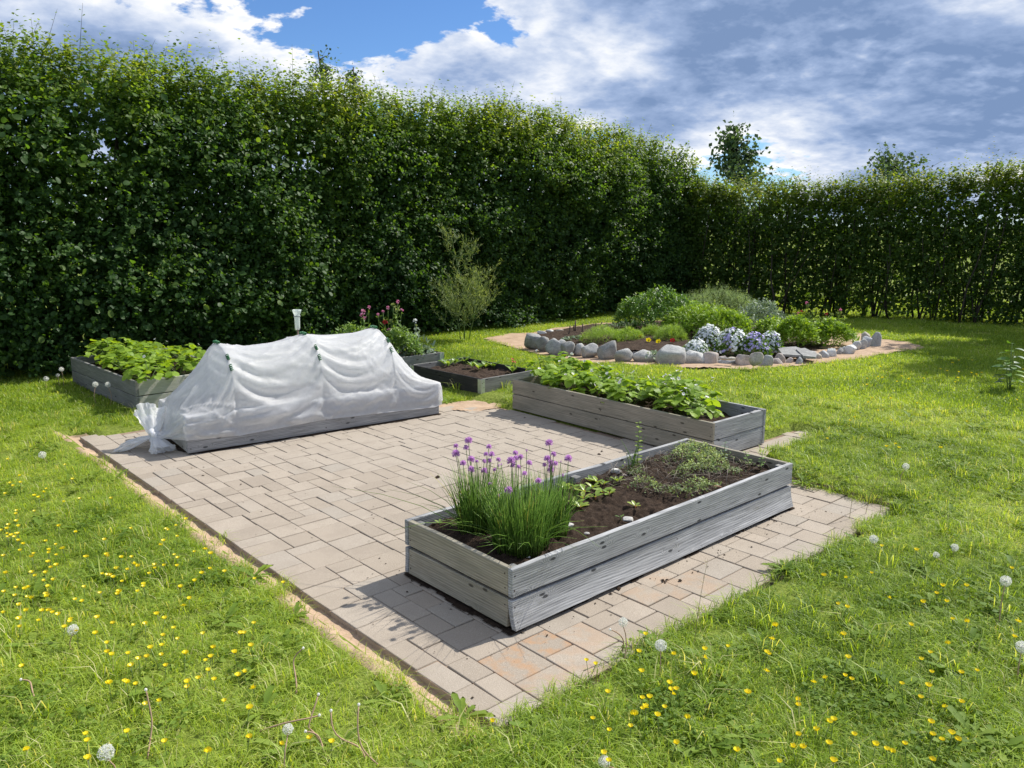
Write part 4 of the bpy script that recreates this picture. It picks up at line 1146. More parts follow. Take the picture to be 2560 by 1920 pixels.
far_tree('broad tree standing beyond the end of the lower hedge', (15.0, .05, 0), 7.0, .3, 2.0, 9000, .16, 21, cone=.40)
p = beyond(1928, 340, 24); far_tree('round dark tree top just showing above the lower hedge', (p[0], p[1], 0), p[2], .5, 1.4, 1800, .11, 14, cone=.45)

# ------------------------------------------------------------------ plants in the beds
def toothed_leaflet(seed, w=.8):
    r = np.random.default_rng(seed); n = 15
    v = [(0, .08, 0), (0, .5, -.02), (0, .98, -.08)]
    ys = np.linspace(.0, 1.0, n)
    prof = w / 2 * np.sin(np.clip(ys * 1.02, 0, 1) ** .85 * math.pi) ** .6
    for sgn in (-1, 1):
        for i, y in enumerate(ys):
            k = prof[i] * (1 + (.10 if i % 2 else -.04))
            v.append((sgn * k, y, .13 * k + .02 * math.sin(i * 2.1 + seed) - .08 * y * y))
    f = []
    for si, o in enumerate((3, 3 + n)):
        for i in range(n - 1):
            c = 0 if ys[i] < .3 else (1 if ys[i] < .72 else 2)
            tri = (c, o + i, o + i + 1) if si else (c, o + i + 1, o + i)
            f.append(tri)
            c2 = 0 if ys[i + 1] < .3 else (1 if ys[i + 1] < .72 else 2)
            if c2 != c: f.append((c, o + i + 1, c2) if si else (c, c2, o + i + 1))
    return np.array(v), np.array(f)
straw_leaf = []
for k in range(7):
    t = TM(); r = np.random.default_rng(40 + k)
    for a, sc in ((0, 1.0), (R(100), .92), (R(-100), .92)):
        v, f = toothed_leaflet(k * 3 + int(abs(a)), .84)
        d = np.array([math.sin(a), math.cos(a), -.15 + r.normal(0, .08)])
        v2, f2 = scatter(v, f, np.array([[0, 0, 0]]), d[None], np.array([[r.normal(0, .15), r.normal(0, .15), 1.0]]), [sc])
        t.add(v2, f2, np.clip(r.normal(.5, .22), .02, .98))
    straw_leaf.append(t.mesh('leaf', M['straw']))
_fl5 = {}
def flower5(mat, eye='yellow_eye', petals=5):
    if (mat, petals) not in _fl5:
        t = TM(); lf = blade_leaf(.85, .06, -.12, ((0, .25), (.4, .95), (.75, 1.0), (1, .45)))
        for i in range(petals):
            a = i * 2 * math.pi / petals
            v, f = scatter(lf[0], lf[1], np.array([[0, 0, 0]]), np.array([[math.cos(a), math.sin(a), .25]]), np.array([[0, 0, 1.0]]), [1.0])
            t.add(v, f, .3 + .12 * i)
        v, f = lathe([(.001, .16), (.18, .15), (.28, .08), (.25, .0)], 8)
        t.add(v, f, .5, 1)
        _fl5[(mat, petals)] = t.mesh('flower', [M[mat], M[eye]])
    return _fl5[(mat, petals)]
_pet = None
def petiole(parent, p0, p1):
    t = TM(); p0 = np.array(p0); p1 = np.array(p1); m = (p0 + p1) / 2 + [(p1 - p0)[0] * -.15, (p1 - p0)[1] * -.15, .02]
    tube(t, [p0, m, p1], [.0025, .002, .0016], 4, .4)
    return t
def strawberry_plant(loc, rad, h, n_leaf, n_fl, label, group, leaf=(.055, .085), name='strawberry_plant', lean=0.0):
    e = empty(name, loc, 0, label, 'plant', group)
    stems = TM()
    for i in range(n_leaf):
        a = rng.uniform(0, 2 * math.pi); q = math.sqrt(rng.uniform(0.02, 1)); rr_ = rad * q
        z = h * (1.0 - .55 * q ** 1.6) * rng.uniform(.72, 1.08)
        p = np.array([math.cos(a) * rr_, math.sin(a) * rr_, z])
        stems_t = petiole(e, (0, 0, 0), p); stems.add(stems_t.v[0], stems_t.f[0], .4)
        T = unit(np.array([math.cos(a), math.sin(a), rng.normal(-.05, .25)])); Nr = unit(np.array([math.cos(a) * .45 + rng.normal(0, .25), math.sin(a) * .45 + rng.normal(0, .25), 1.0]))
        Mx = frames(T[None], Nr[None])[0] * rng.uniform(*leaf)
        o = link('leaf', straw_leaf[int(rng.integers(7))], e)
        o.matrix_local = Matrix([list(Mx[r]) + [p[r]] for r in range(3)] + [[0, 0, 0, 1]])
    for i in range(n_fl):
        a = rng.uniform(0, 2 * math.pi); rr_ = rad * rng.uniform(.2, 1.05)
        p = np.array([math.cos(a) * rr_, math.sin(a) * rr_, h * rng.uniform(.75, 1.12)])
        st = petiole(e, (0, 0, 0), p); stems.add(st.v[0], st.f[0], .4)
        link('flower', flower5('white_petal'), e, tuple(p), (rng.normal(0, .5), rng.normal(0, .5), rng.uniform(0, 6)), rng.uniform(.014, .019))
    o = stems.build('stalks', M['stemgreen'], e); o['kind'] = 'stuff'
    return e
def bed_w(o, rz, x, y, z):
    return (o[0] + x * math.cos(rz) - y * math.sin(rz), o[1] + x * math.sin(rz) + y * math.cos(rz), z)
oB, aB = (2.934 + .745, .925), R(89.03)
for i in range(9):
    for row in range(2):
        x = .30 + i * .232 + rng.normal(0, .025); y = (.20, .52)[row] + rng.normal(0, .03)
        if i == 0 and row == 0: continue
        hh = np.interp(i, [0, 2, 4, 5, 7, 8], [.30, .31, .25, .24, .31, .33])
        strawberry_plant(bed_w(oB, aB, x, y, .20), .20, hh * rng.uniform(.92, 1.08), 20, 4 if i < 6 else 2, ('bushy strawberry plant with white blossoms at the empty corner end of the long bed' if i < 3 else 'bushy strawberry plant with white blossoms midway along the long weathered bed' if i < 6 else 'bushy strawberry plant with white blossoms at the pallet collar end of the long bed'), 'strawberry plants in the long weathered bed', (.06, .092))
for i in range(6):
    for row in range(3):
        x = .22 + i * (LD - .4) / 5 + rng.normal(0, .03); y = (.26, .56, .85)[row] + rng.normal(0, .03)
        strawberry_plant(bed_w(oD, angD, x, y, .22), .23, .26 * rng.uniform(.85, 1.2), 20, 1 if rng.random() < .3 else 0, ('lush strawberry plant behind the pale front board, bed against the hedge' if i < 2 else 'lush strawberry plant midway in the bed against the tall hedge' if i < 4 else 'lush strawberry plant at the hedge end of the bed'), 'strawberry plants in the bed against the tall hedge', (.058, .092))
p = W(-6, 812, 0); strawberry_plant((p[0], p[1], .02), .24, .38, 22, 0, 'bright leafy clump at the foot of the hedge, cut by the lawn edge', None, (.07, .11), 'leafy_plant')

# near bed: chives, seedlings, thyme, mint, onion, stones
def chive_clump(base, rad, n, h, heads, label):
    e = empty('chive_clump', tuple(base), 0, label, 'chives', 'chive clumps in the near bed')
    t = TM()
    for i in range(n):
        a = rng.uniform(0, 2 * math.pi); rr_ = rad * math.sqrt(rng.random())
        p0 = np.array([math.cos(a) * rr_, math.sin(a) * rr_, -.01])
        hh = h * rng.uniform(.55, 1.05); lean = rng.normal(.08, .08) + .20 * rr_ / rad * rng.random()
        if rng.random() < .06: lean = rng.uniform(.7, 1.3); hh *= .8
        dx = np.array([math.cos(a), math.sin(a), 0]) + rng.normal(0, .4, 3) * [1, 1, 0]
        q = np.linspace(0, 1, 5)[:, None]
        pts = p0 + dx * lean * hh * q ** 1.8 + np.array([0, 0, 1]) * hh * (q - .25 * lean * q ** 3)
        tube(t, pts, np.array([.0021, .0022, .0019, .0013, .0004]), 3, np.clip(rng.normal(.42, .2) + (.5 if rng.random() < .04 else 0), 0, 1))
    o = t.build('leaves', M['chive'], e); o['kind'] = 'stuff'
    for (hp, r_, bud) in heads:
        hp = np.array(hp) - base
        b0 = np.array([hp[0] * .45 + rng.normal(0, .02), hp[1] * .45 + rng.normal(0, .02), 0])
        fe = chive_head(r_, bud)
        fo2 = link('flower', fe, e, tuple(hp), (rng.normal(0, .15), rng.normal(0, .15), rng.uniform(0, 6)), r_)
        t = TM(); q = np.linspace(0, 1, 5)[:, None]
        pts = (b0 + (hp - b0) * q + np.array([0, 0, .01]) * np.sin(q * math.pi)) - hp
        tube(t, pts, [.0022, .0021, .002, .0018, .0016], 5, .3)
        s = t.build('stem', M['stemgreen'], None); s.parent = fo2; s.matrix_parent_inverse = (Matrix.Translation(Vector(base) + Vector(hp)) @ fo2.rotation_euler.to_matrix().to_4x4() @ Matrix.Scale(r_, 4)).inverted() @ Matrix.Translation(Vector(base) + Vector(hp))
    return e
_ch = {}
def chive_head(r_, bud):
    if bud not in _ch:
        t = TM(); r = np.random.default_rng(6)
        n = 46 if bud else 150
        d = unit(r.normal(size=(n, 3))); d[:, 2] = np.where(d[:, 2] < -.55, -d[:, 2], d[:, 2])
        lf = blade_leaf(.34, .05, .0, ((0, .3), (.5, 1), (1, 0)))
        v, f = scatter(lf[0], lf[1], d * .45, d + r.normal(0, .18, (n, 3)), unit(r.normal(size=(n, 3))), np.full(n, .62))
        if bud: v = v * [.62, .62, 1.15]
        t.add(v, f, np.repeat(r.uniform(0 if not bud else 0, 1 if not bud else .35, n), len(lf[0])))
        t.add(ICO * .42 * ([.6, .6, 1] if bud else 1), ICOF, .15)
        _ch[bud] = t.mesh('flower', M['chive_flower'])
    return _ch[bud]
ZS = .245
ch1 = W((950 + 730 * .33147) / K, (1050 + 830 * .33147) / K, ZS)
ch2 = W((950 + 1060 * .33147) / K, (1050 + 960 * .33147) / K, ZS)
ch3 = W((950 + 1270 * .33147) / K, (1050 + 850 * .33147) / K, ZS)
HEADS = [(572, 255, 27), (573, 197, 17), (648, 210, 19), (668, 157, 26), (627, 327, 21), (688, 298, 24), (686, 370, 21), (730, 313, 12), (700, 385, 14), (822, 203, 18), (800, 260, 17), (843, 260, 20), (825, 307, 16), (786, 312, 15), (893, 300, 16), (788, 385, 22), (866, 377, 14), (915, 338, -10), (895, 345, -12), (990, 310, 29), (1022, 250, 18), (1027, 290, 20), (1060, 280, 19), (1045, 355, 16), (1000, 345, 17), (1125, 325, 20), (1090, 405, 18), (1275, 175, 26), (1310, 258, 18), (1262, 293, 24), (1285, 320, 17), (1323, 330, 18), (1240, 340, 15), (1290, 345, 19), (1287, 378, 23), (1420, 292, 26), (1378, 418, -13), (1195, 460, 21), (970, 530, 26), (830, 482, 12), (892, 572, 14), (1105, 232, -11), (1365, 315, -8)]
groups = {0: [], 1: [], 2: []}
for cx_, cy_, pr in HEADS:
    g = 0 if cx_ < 900 else (1 if cx_ < 1140 or cy_ > 440 else 2)
    base = (ch1, ch2, ch3)[g]
    p = at_depth((950 + cx_ * .33147) / K, (1050 + cy_ * .33147) / K, base + np.array([rng.normal(0, .05), rng.normal(0, .05), .3]))
    groups[g].append((p, abs(pr) * .33147 * depth(p) / FPX * 1.25, pr < 0))
chive_clump(ch1, .10, 420, .36, groups[0], 'tall clump of purple flowering chives at the corner end of the near bed')
chive_clump(ch2, .135, 640, .37, groups[1], 'broad dense clump of purple flowering chives beside the front board')
chive_clump(ch3, .10, 300, .34, groups[2], 'clump of purple flowering chives next to the young beet leaves')

def seedling(loc, n, sz, label, group, mat='beet', stem='beetstem', name='beet_seedling', tall=.6):
    e = empty(name, tuple(loc), 0, label, 'seedling', group)
    lf = blade_leaf(.46, .06, .22, ((0, .12), (.2, .25), (.45, .85), (.72, .95), (.9, .55), (1, 0)))
    for i in range(n):
        a = i * 2.4 + rng.normal(0, .3); q = rng.uniform(.35, 1)
        T = unit(np.array([math.cos(a), math.sin(a), tall * rng.uniform(.6, 1.8)])); Nr = unit(np.array([-math.cos(a) * .5, -math.sin(a) * .5, 1.0]))
        v, f = scatter(lf[0], lf[1], np.zeros((1, 3)) + [0, 0, .012], T[None], Nr[None], [sz * rng.uniform(.65, 1.1)])
        t = TM(); t.add(v, f, np.clip(rng.normal(.6, .22), 0, 1)); t.build('leaf', M[mat], e)
    t = TM(); tube(t, [(0, 0, -.02), (0, 0, .02)], .004, 5); t.build('stalk', M[stem], e)
    return e
for (cx_, cy_) in [(1390, 530), (1440, 520), (1490, 520), (1545, 550), (1590, 470), (1640, 480), (1690, 490), (1790, 470), (1530, 600), (1625, 590), (1470, 640), (1510, 665), (1730, 565), (1680, 555), (1600, 520)]:
    p = W((950 + cx_ * .33147) / K, (1050 + (cy_ + 8) * .33147) / K, ZS)
    seedling(p, int(rng.integers(5, 8)), .062, 'yellow green beet seedling between the chives and bare soil', 'beet seedlings beside the chives')
p = W((950 + 1925 * .33147) / K, (1050 + 668 * .33147) / K, ZS); seedling(p, 4, .05, 'lone beet seedling in the middle of the bare soil', None)
p = W((1540 + 60 * .19) / K, (1080 + 1150 * .19) / K, ZS); seedling(p, 2, .03, 'tiny sprout close to the front board of the near bed', None, 'herb', 'stemgreen', 'sprout')
p = W((950 + 450 * .33147) / K, (1050 + 795 * .33147) / K, ZS); seedling(p, 4, .03, 'tiny sprout beside the chives at the bed corner', None, 'herb', 'stemgreen', 'sprout')

# thyme mat
th = empty('thyme_mat', (1.85, .42, ZS), 0, 'straggly mat of thyme and grey twigs covering the bed end', 'thyme')
t = TM(); tw = TM()
n = 9000
x = rng.uniform(-.58, .50, n); y = rng.uniform(-.33, .34, n)
dens = fbm((x + 2) * 5, (y + 2) * 5, 4, 3)
edge = smooth(-.58, -.35, x + .3 * (y + .33) - .12) * smooth(.36, .26, abs(y))
keep = rng.random(n) < edge * smooth(.36, .55, dens) * 1.1
x, y = x[keep], y[keep]
hz = .018 + .075 * smooth(.40, .65, fbm((x + 2) * 5, (y + 2) * 5, 4, 3)) * rng.random(len(x)) ** .6
v, f = scatter(OVAL_LO[0], OVAL_LO[1], np.stack([x, y, hz], -1), rdir(len(x), .5), rdir(len(x), 1.4), rng.uniform(.010, .019, len(x)))
t.add(v, f, np.repeat(np.clip(.15 + 9 * hz + rng.normal(0, .15, len(x)), 0, 1), 5))
o = t.build('foliage', M['thyme'], th); o['kind'] = 'stuff'
for i in range(420):
    x0, y0 = rng.uniform(-.56, .48), rng.uniform(-.32, .33)
    if rng.random() > 1.0 * float(smooth(-.6, -.4, np.array(x0 + .3 * (y0 + .33) - .1))): continue
    d = np.array([rng.normal(0, 1), rng.normal(0, 1), rng.uniform(.1, .7)]); d = unit(d) * rng.uniform(.05, .13)
    tube(tw, [(x0, y0, .012), np.array([x0, y0, .02]) + d * .6, np.array([x0, y0, .015]) + d], [.0018, .0014, .0008], 3, rng.random())
o = tw.build('twigs', M['drytwig'], th); o['kind'] = 'stuff'
def sprig(loc, h, pairs, leaf, label, group=None, mat='herb', name='mint_sprig', w=.62, lean=.15, cat='herb'):
    e = empty(name, tuple(loc), 0, label, cat, group)
    t = TM(); q = np.linspace(0, 1, 6)[:, None]; dx = rng.normal(0, lean, 2)
    pts = np.concatenate([dx * h * q ** 1.5, q * h], 1); tube(t, pts, np.linspace(.003, .0015, 6), 5, .5); t.build('stem', M['stemgreen'], e)
    lf = blade_leaf(w, .05, .2, ((0, .15), (.3, .9), (.65, .85), (1, 0)))
    for i in range(pairs):
        f0 = .15 + .85 * (i + .5) / pairs; p = np.array([np.interp(f0, q[:, 0], pts[:, k]) for k in range(3)])
        for s in (0, math.pi):
            a = i * math.pi / 2 + s + rng.normal(0, .2)
            T = unit(np.array([math.cos(a), math.sin(a), .35])); Nr = unit(np.array([-.3 * math.cos(a), -.3 * math.sin(a), 1]))
            v, f2 = scatter(lf[0], lf[1], p[None], T[None], Nr[None], [leaf * rng.uniform(.75, 1.15) * (1.1 - .3 * f0)])
            t = TM(); t.add(v, f2, np.clip(rng.normal(.6, .2), 0, 1)); t.build('leaf', M[mat], e)
    return e
def A_src(x, y): return WS(1540 + x * .18987, 1080 + y * .18987, ZS)
sprig(A_src(975, 440), .14, 5, .045, 'bright mint sprig standing up from the thyme near the corner post')
sprig(A_src(1420, 420), .15, 5, .04, 'greyish mint sprig against the end board of the near bed', mat='greyherb')
sprig(A_src(1750, 470), .11, 4, .04, 'yellowish mint sprig by the far end of the thyme')
sprig(A_src(1900, 500), .11, 5, .035, 'leaning mint sprig close to the front corner of the thyme', lean=.5)
sprig(A_src(1290, 480), .07, 5, .035, 'short pale sprig in the middle of the thyme')
# onion with a bolting green stem
on = A_src(215, 520)
e = empty('onion_plant', tuple(on), 0, 'spring onion with thin curved leaves beside the bed back board', 'onion')
for i in range(6):
    a = rng.uniform(0, 6.28); q = np.linspace(0, 1, 6)[:, None]; ln = rng.uniform(.16, .30); le = rng.uniform(.1, .55)
    pts = np.concatenate([math.cos(a) * le * ln * q ** 1.7, math.sin(a) * le * ln * q ** 1.7, ln * q], 1) + [rng.normal(0, .008), rng.normal(0, .008), -.01]
    t = TM(); tube(t, pts, np.linspace(.0042, .0007, 6), 6, .3); t.build('leaf', M['chive'], e)
sprig(A_src(280, 505), .33, 9, .042, 'tall bolting leafy stem with yellow green tip beside the onion', mat='beet', name='bolting_plant', lean=.05)
# stones and bits on the soil
for k, (x, y, wd, c, lab) in enumerate([(0, 530, .075, pale, 'flat white stone against the bed back board'), (110, 575, .035, pink, 'small pinkish stone beside the flat white stone'), (1335, 735, .045, (.42, .24, .16), 'orange brick chip next to the front board')]):
    p = A_src(x, y); o = put_stone('stone', p, wd, wd * .42, wd * .7, (.62, .61, .58) if k == 0 else c, 0, 300 + k, None, .15); tag(o, lab, 'stone')
for k, (cx_, cy_, wd, lab) in enumerate([(1430, 805, .05, 'pale broken shell beside the broad chive clump'), (1560, 862, .03, 'small white pebble near the front board'), (1122, 1040, .018, 'tiny white pebble at the near bed corner'), (1870, 765, .06, 'flat grey stone chip pressed against the front board')]):
    p = W((950 + cx_ * .33147) / K, (1050 + cy_ * .33147) / K, ZS); o = put_stone('stone', p, wd, wd * .5, wd * .7, (.55, .53, .50), 0, 320 + k, None, .15); tag(o, lab, 'stone')

# pallet collar with seedlings, collar of flowers, sticks
def E_src(x, y, z=.11): return WS(840 + x * 460 / 2212, 720 + y * 460 / 2212, z)
for k, (x, y) in enumerate([(1310, 930), (1430, 920), (1640, 960), (1720, 985), (1800, 960), (1900, 965), (2120, 1020), (1560, 900), (1350, 950)]):
    seedling(E_src(x, y, .135), 8, .11, 'young herb in the dark pallet collar', 'young herbs in the dark pallet collar', 'herb', 'stemgreen', 'herb_seedling', 1.0)
o = put_stone('stone', E_src(1515, 895), .085, .06, .07, (.42, .38, .33), 0, 340); tag(o, 'round beige stone in the far corner of the dark pallet collar', 'stone')
e = empty('grass_tussock', tuple(E_src(1620, 920)), 0, 'thin tall grass stalks growing in the dark pallet collar', 'grass')
for i in range(16):
    x0, y0 = rng.normal(0, .16, 2); t = TM(); q = np.linspace(0, 1, 5)[:, None]; h = rng.uniform(.16, .36)
    tube(t, np.concatenate([x0 + q ** 2 * rng.normal(0, .03), y0 + q ** 2 * rng.normal(0, .03), q * h], 1), np.linspace(.0022, .0008, 5), 4, .5); t.build('stalk', M['stemgreen'], e)
p = E_src(2150, 970, .12)
e = empty('viola', tuple(p), 0, 'dark purple viola at the edge of the dark pallet collar', 'flower')
lf = flower5('red_petal')
for i in range(4): link('flower', lf, e, (rng.normal(0, .03), rng.normal(0, .03), .09 + rng.normal(0, .015)), (rng.normal(.5, .4), rng.normal(0, .4), 0), .016)
t = TM(); v, f = scatter(OVAL[0], OVAL[1], rng.normal(0, .02, (22, 3)) + [0, 0, .04], rdir(22, .6), rdir(22, 1), rng.uniform(.02, .035, 22)); t.add(v, f, np.repeat(rng.random(22), len(OVAL[0]))); t.build('foliage', M['herb'], e)

def leafy_mound(name, base, rx, ry, h, n, leaf, tmpl, mat, label, cat='shrub', up=.4, group=None, shoots=0, tint_top=.35, rz=YAW - math.pi / 2, lobes=5):
    """rounded plant: short shoots filling an uneven dome, denser towards its skin"""
    e = empty(name, tuple(base), rz, label, cat, group)
    t = TM()
    k = max(8, n // 9)
    lob = [(rng.normal(0, .35), rng.normal(0, .35), rng.uniform(.55, 1.0)) for _ in range(lobes)]
    a = rng.uniform(0, 2 * math.pi, k); q = np.sqrt(rng.uniform(0, 1, k)); x = np.cos(a) * q; y = np.sin(a) * q
    top = np.sqrt(np.maximum(1 - (x ** 2 + y ** 2) * .96, .02))
    top *= .78 + .5 * (fbm(x * 2.2 + 9 * len(label), y * 2.2, len(label), 2) - .2) * .9
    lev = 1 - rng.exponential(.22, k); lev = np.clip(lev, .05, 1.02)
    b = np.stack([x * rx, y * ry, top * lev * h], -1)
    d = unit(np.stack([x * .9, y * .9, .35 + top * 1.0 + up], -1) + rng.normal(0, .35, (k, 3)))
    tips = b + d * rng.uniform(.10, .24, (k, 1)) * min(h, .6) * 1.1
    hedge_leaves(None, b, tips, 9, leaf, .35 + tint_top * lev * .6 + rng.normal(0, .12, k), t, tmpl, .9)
    o = t.build('foliage', M[mat], e); o['kind'] = 'stuff'
    ts = TM()
    for i in range(max(6, shoots)):
        j = int(rng.integers(k)); tube(ts, [(b[j, 0] * .25, b[j, 1] * .25, 0), (b[j] + [0, 0, 0]) * .6, b[j]], [.006, .004, .002], 4, .4)
    o = ts.build('stems', M['stemgreen'], e); o['kind'] = 'stuff'
    return e
def px_w(u0, u1, p): return (u1 - u0) * K * depth(p) / FPX
FW = unit(np.array([_f[0], _f[1], 0]))
def mound_at(name, u0, u1, vt, vb, n, leaf, tmpl, mat, label, zb=.12, dep=.8, **kw):
    p = W((u0 + u1) / 2, vb, zb); w = px_w(u0, u1, p); h = (vb - vt) * K * depth(p) / FPX
    ry = w / 2 * dep
    p = p + FW * ry * .55
    h = h * 1.04; w *= 1.1; n = int(n * 1.15)
    return leafy_mound(name, p, w / 2, ry, h, n, leaf, tmpl, mat, label, **kw)
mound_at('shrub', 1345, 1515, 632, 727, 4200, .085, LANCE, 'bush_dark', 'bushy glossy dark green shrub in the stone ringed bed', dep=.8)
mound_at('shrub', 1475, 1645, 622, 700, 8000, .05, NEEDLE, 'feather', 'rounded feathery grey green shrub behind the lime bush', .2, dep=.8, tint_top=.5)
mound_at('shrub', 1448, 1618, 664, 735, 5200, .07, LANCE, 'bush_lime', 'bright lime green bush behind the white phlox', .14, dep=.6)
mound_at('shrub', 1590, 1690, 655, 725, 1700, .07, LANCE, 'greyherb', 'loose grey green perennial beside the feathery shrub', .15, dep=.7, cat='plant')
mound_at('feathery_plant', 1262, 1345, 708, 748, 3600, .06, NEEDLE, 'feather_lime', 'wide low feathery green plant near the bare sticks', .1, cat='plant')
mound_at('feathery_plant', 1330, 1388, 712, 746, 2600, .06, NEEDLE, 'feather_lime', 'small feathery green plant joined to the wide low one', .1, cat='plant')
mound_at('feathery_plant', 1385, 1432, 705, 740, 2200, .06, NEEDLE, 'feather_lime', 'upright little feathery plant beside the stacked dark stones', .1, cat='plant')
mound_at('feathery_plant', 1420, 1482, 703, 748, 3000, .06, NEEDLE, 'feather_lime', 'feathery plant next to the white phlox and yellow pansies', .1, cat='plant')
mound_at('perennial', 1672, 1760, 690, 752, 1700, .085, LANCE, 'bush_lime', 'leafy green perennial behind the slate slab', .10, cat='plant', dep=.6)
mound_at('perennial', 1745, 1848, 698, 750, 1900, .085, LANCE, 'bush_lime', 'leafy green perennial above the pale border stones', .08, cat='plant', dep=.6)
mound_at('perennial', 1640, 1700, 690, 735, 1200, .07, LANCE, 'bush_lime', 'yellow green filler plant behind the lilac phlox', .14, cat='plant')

# phlox cushions: dark green below, many small blossoms on the skin
def phlox(u0, u1, vt, vb, mats, label, seed):
    p = W((u0 + u1) / 2, vb, .08); w = px_w(u0, u1, p); h = (vb - vt) * K * depth(p) / FPX; ry = w * .40
    p = p + FW * ry * .6
    e = empty('phlox_cushion', tuple(p), YAW - math.pi / 2, label, 'flowers', 'phlox cushions by the stone border')
    r = np.random.default_rng(seed)
    t = TM(); k = 1500
    a = r.uniform(0, 6.28, k); q = np.sqrt(r.random(k)); x = np.cos(a) * q; y = np.sin(a) * q; top = np.sqrt(np.maximum(1 - q * q * .93, 0)) * r.uniform(.3, .97, k)
    v, f = scatter(LANCE[0], LANCE[1], np.stack([x * w / 2, y * ry, top * h], -1), unit(np.stack([x, y, top + .3], -1) + r.normal(0, .4, (k, 3))), rdir(k, .8), r.uniform(.03, .055, k))
    t.add(v, f, np.repeat(r.uniform(0, .7, k), len(LANCE[0])))
    o = t.build('foliage', M['bush_dark'], e); o['kind'] = 'stuff'
    lf = blade_leaf(.9, .0, .05, ((0, .2), (.5, 1.0), (1, .4)))
    for mi, mname in enumerate(mats):
        t = TM(); n = int(460 / len(mats) * max(1, w / .45))
        a = r.uniform(0, 6.28, n); q = np.sqrt(r.random(n)) * 1.0; x = np.cos(a) * q; y = np.sin(a) * q
        if len(mats) > 1:
            keep = (vnoise(x * 2.1 + seed, y * 1.6 + 3, 2) > .5) == (mi == 0); x, y = x[keep], y[keep]
        q2 = x * x + y * y; top = np.sqrt(np.maximum(1 - q2 * .95, .03)) * (1 + .10 * (fbm(x * 4, y * 4, 3, 2) - .3))
        c = np.stack([x * w / 2 * 1.02, y * ry * 1.02, top * h + .01 * r.normal(size=len(x))], -1); nr = unit(np.stack([x * .9, y * .9, top * .8 + .15], -1) + r.normal(0, .25, (len(x), 3)))
        for i in range(5):
            a5 = i * 2 * math.pi / 5
            X_ = unit(np.cross(nr, [0.3, .2, 1.0])); Y_ = np.cross(nr, X_)
            T = X_ * math.cos(a5) + Y_ * math.sin(a5) + nr * .12
            v, f = scatter(lf[0], lf[1], c, T, nr, r.uniform(.016, .023, len(c)))
            t.add(v, f, np.repeat(r.random(len(c)), len(lf[0])))
        o = t.build('blossoms', M[mname], e); o['kind'] = 'stuff'
    return e
phlox(1500, 1568, 706, 762, ['phlox_white'], 'tall white phlox cushion left of the lilac phlox by the border', 1)
phlox(1477, 1535, 738, 777, ['phlox_white'], 'low white phlox cushion spilling over the border stones', 2)
phlox(1545, 1625, 712, 775, ['phlox_purple', 'phlox_white'], 'lilac phlox cushion mixed with white beside the tall white one', 3)
phlox(1595, 1668, 722, 777, ['phlox_white', 'phlox_purple'], 'white phlox cushion in front of lilac flowers next to the slate slab', 4)
phlox(1640, 1692, 718, 770, ['phlox_purple', 'phlox_white'], 'small lilac phlox cushion touching the slate slab', 5)

# tufts of sweet william heads on stalks
def stalk_flowers(name, base, spots, label, leafmat='herb', group=None, nleaf=160, rad=.18):
    """spots: (world head position, radius, material)"""
    e = empty(name, tuple(base), 0, label, 'flowers', group)
    st = TM(); base = np.array(base)
    for hp, r_, mname in spots:
        hp = np.array(hp) - base; b0 = np.array([hp[0] * .6, hp[1] * .6, 0])
        q = np.linspace(0, 1, 5)[:, None]; pts = b0 + (hp - b0) * q
        tube(st, pts, [.004, .0035, .003, .003, .0025], 5, .5)
        t = TM(); k = 26
        d = unit(rng.normal(size=(k, 3)) + [0, 0, .7])
        lf = blade_leaf(.8, .0, .1, ((0, .3), (.5, 1), (1, .4)))
        r_ *= .75; v, f = scatter(lf[0], lf[1], d * r_ * .5, d + rng.normal(0, .5, (k, 3)), d, np.full(k, r_ * .75)); t.add(v, f, np.repeat(rng.random(k), len(lf[0])))
        t.build('flower', M[mname], e, tuple(hp))
        for i in range(10):
            f0 = rng.uniform(.1, .95); p = b0 + (hp - b0) * f0
            v, f = scatter(LANCE[0], LANCE[1], p[None], rdir(1, .5), rdir(1, 1), [rng.uniform(.05, .09)])
            st.add(v, f, rng.random())
    v, f = scatter(LANCE[0], LANCE[1], np.stack([rng.normal(0, rad, nleaf), rng.normal(0, rad * .7, nleaf), np.abs(rng.normal(.08, .08, nleaf))], -1), rdir(nleaf, .9), rdir(nleaf, .8), rng.uniform(.06, .11, nleaf))
    st.add(v, f, np.repeat(rng.random(nleaf), len(LANCE[0])))
    o = st.build('stalks', M[leafmat], e); o['kind'] = 'stuff'
    return e
def SW(x, y, b): return at_depth((1900 + x * .18987) / K, (740 + y * .18987) / K, b)
b = W(1740, 728, .12) + FW * .3
stalk_flowers('sweet_william', b, [(SW(x, y, b), r_, m) for x, y, r_, m in [(340, 300, .035, 'green_head'), (450, 235, .03, 'green_head'), (500, 230, .03, 'pink_petal'), (545, 205, .03, 'red_petal'), (615, 95, .035, 'pink_petal'), (680, 195, .025, 'green_head'), (735, 190, .03, 'green_head'), (630, 130, .03, 'green_head')]], 'sweet william stalks with green and pink heads behind the leafy perennial')
b = W(1800, 728, .12) + FW * .3
stalk_flowers('sweet_william', b, [(SW(x, y, b), r_, m) for x, y, r_, m in [(875, 240, .03, 'red_petal'), (950, 240, .03, 'green_head'), (1062, 185, .035, 'pink_petal'), (1060, 220, .03, 'green_head'), (1100, 265, .025, 'green_head')]], 'sweet william stalks with a dark red and a salmon head by the border end')
def CF(x, y, b): return at_depth((840 + x * 460 / 2212) / K, (720 + y * 460 / 2212) / K, b)
ydF = np.array([-math.sin(aF), math.cos(aF), 0]); xdF = np.array([math.cos(aF), math.sin(aF), 0])
b = np.array([oF[0], oF[1], .14]) + xdF * .35 + ydF * .45
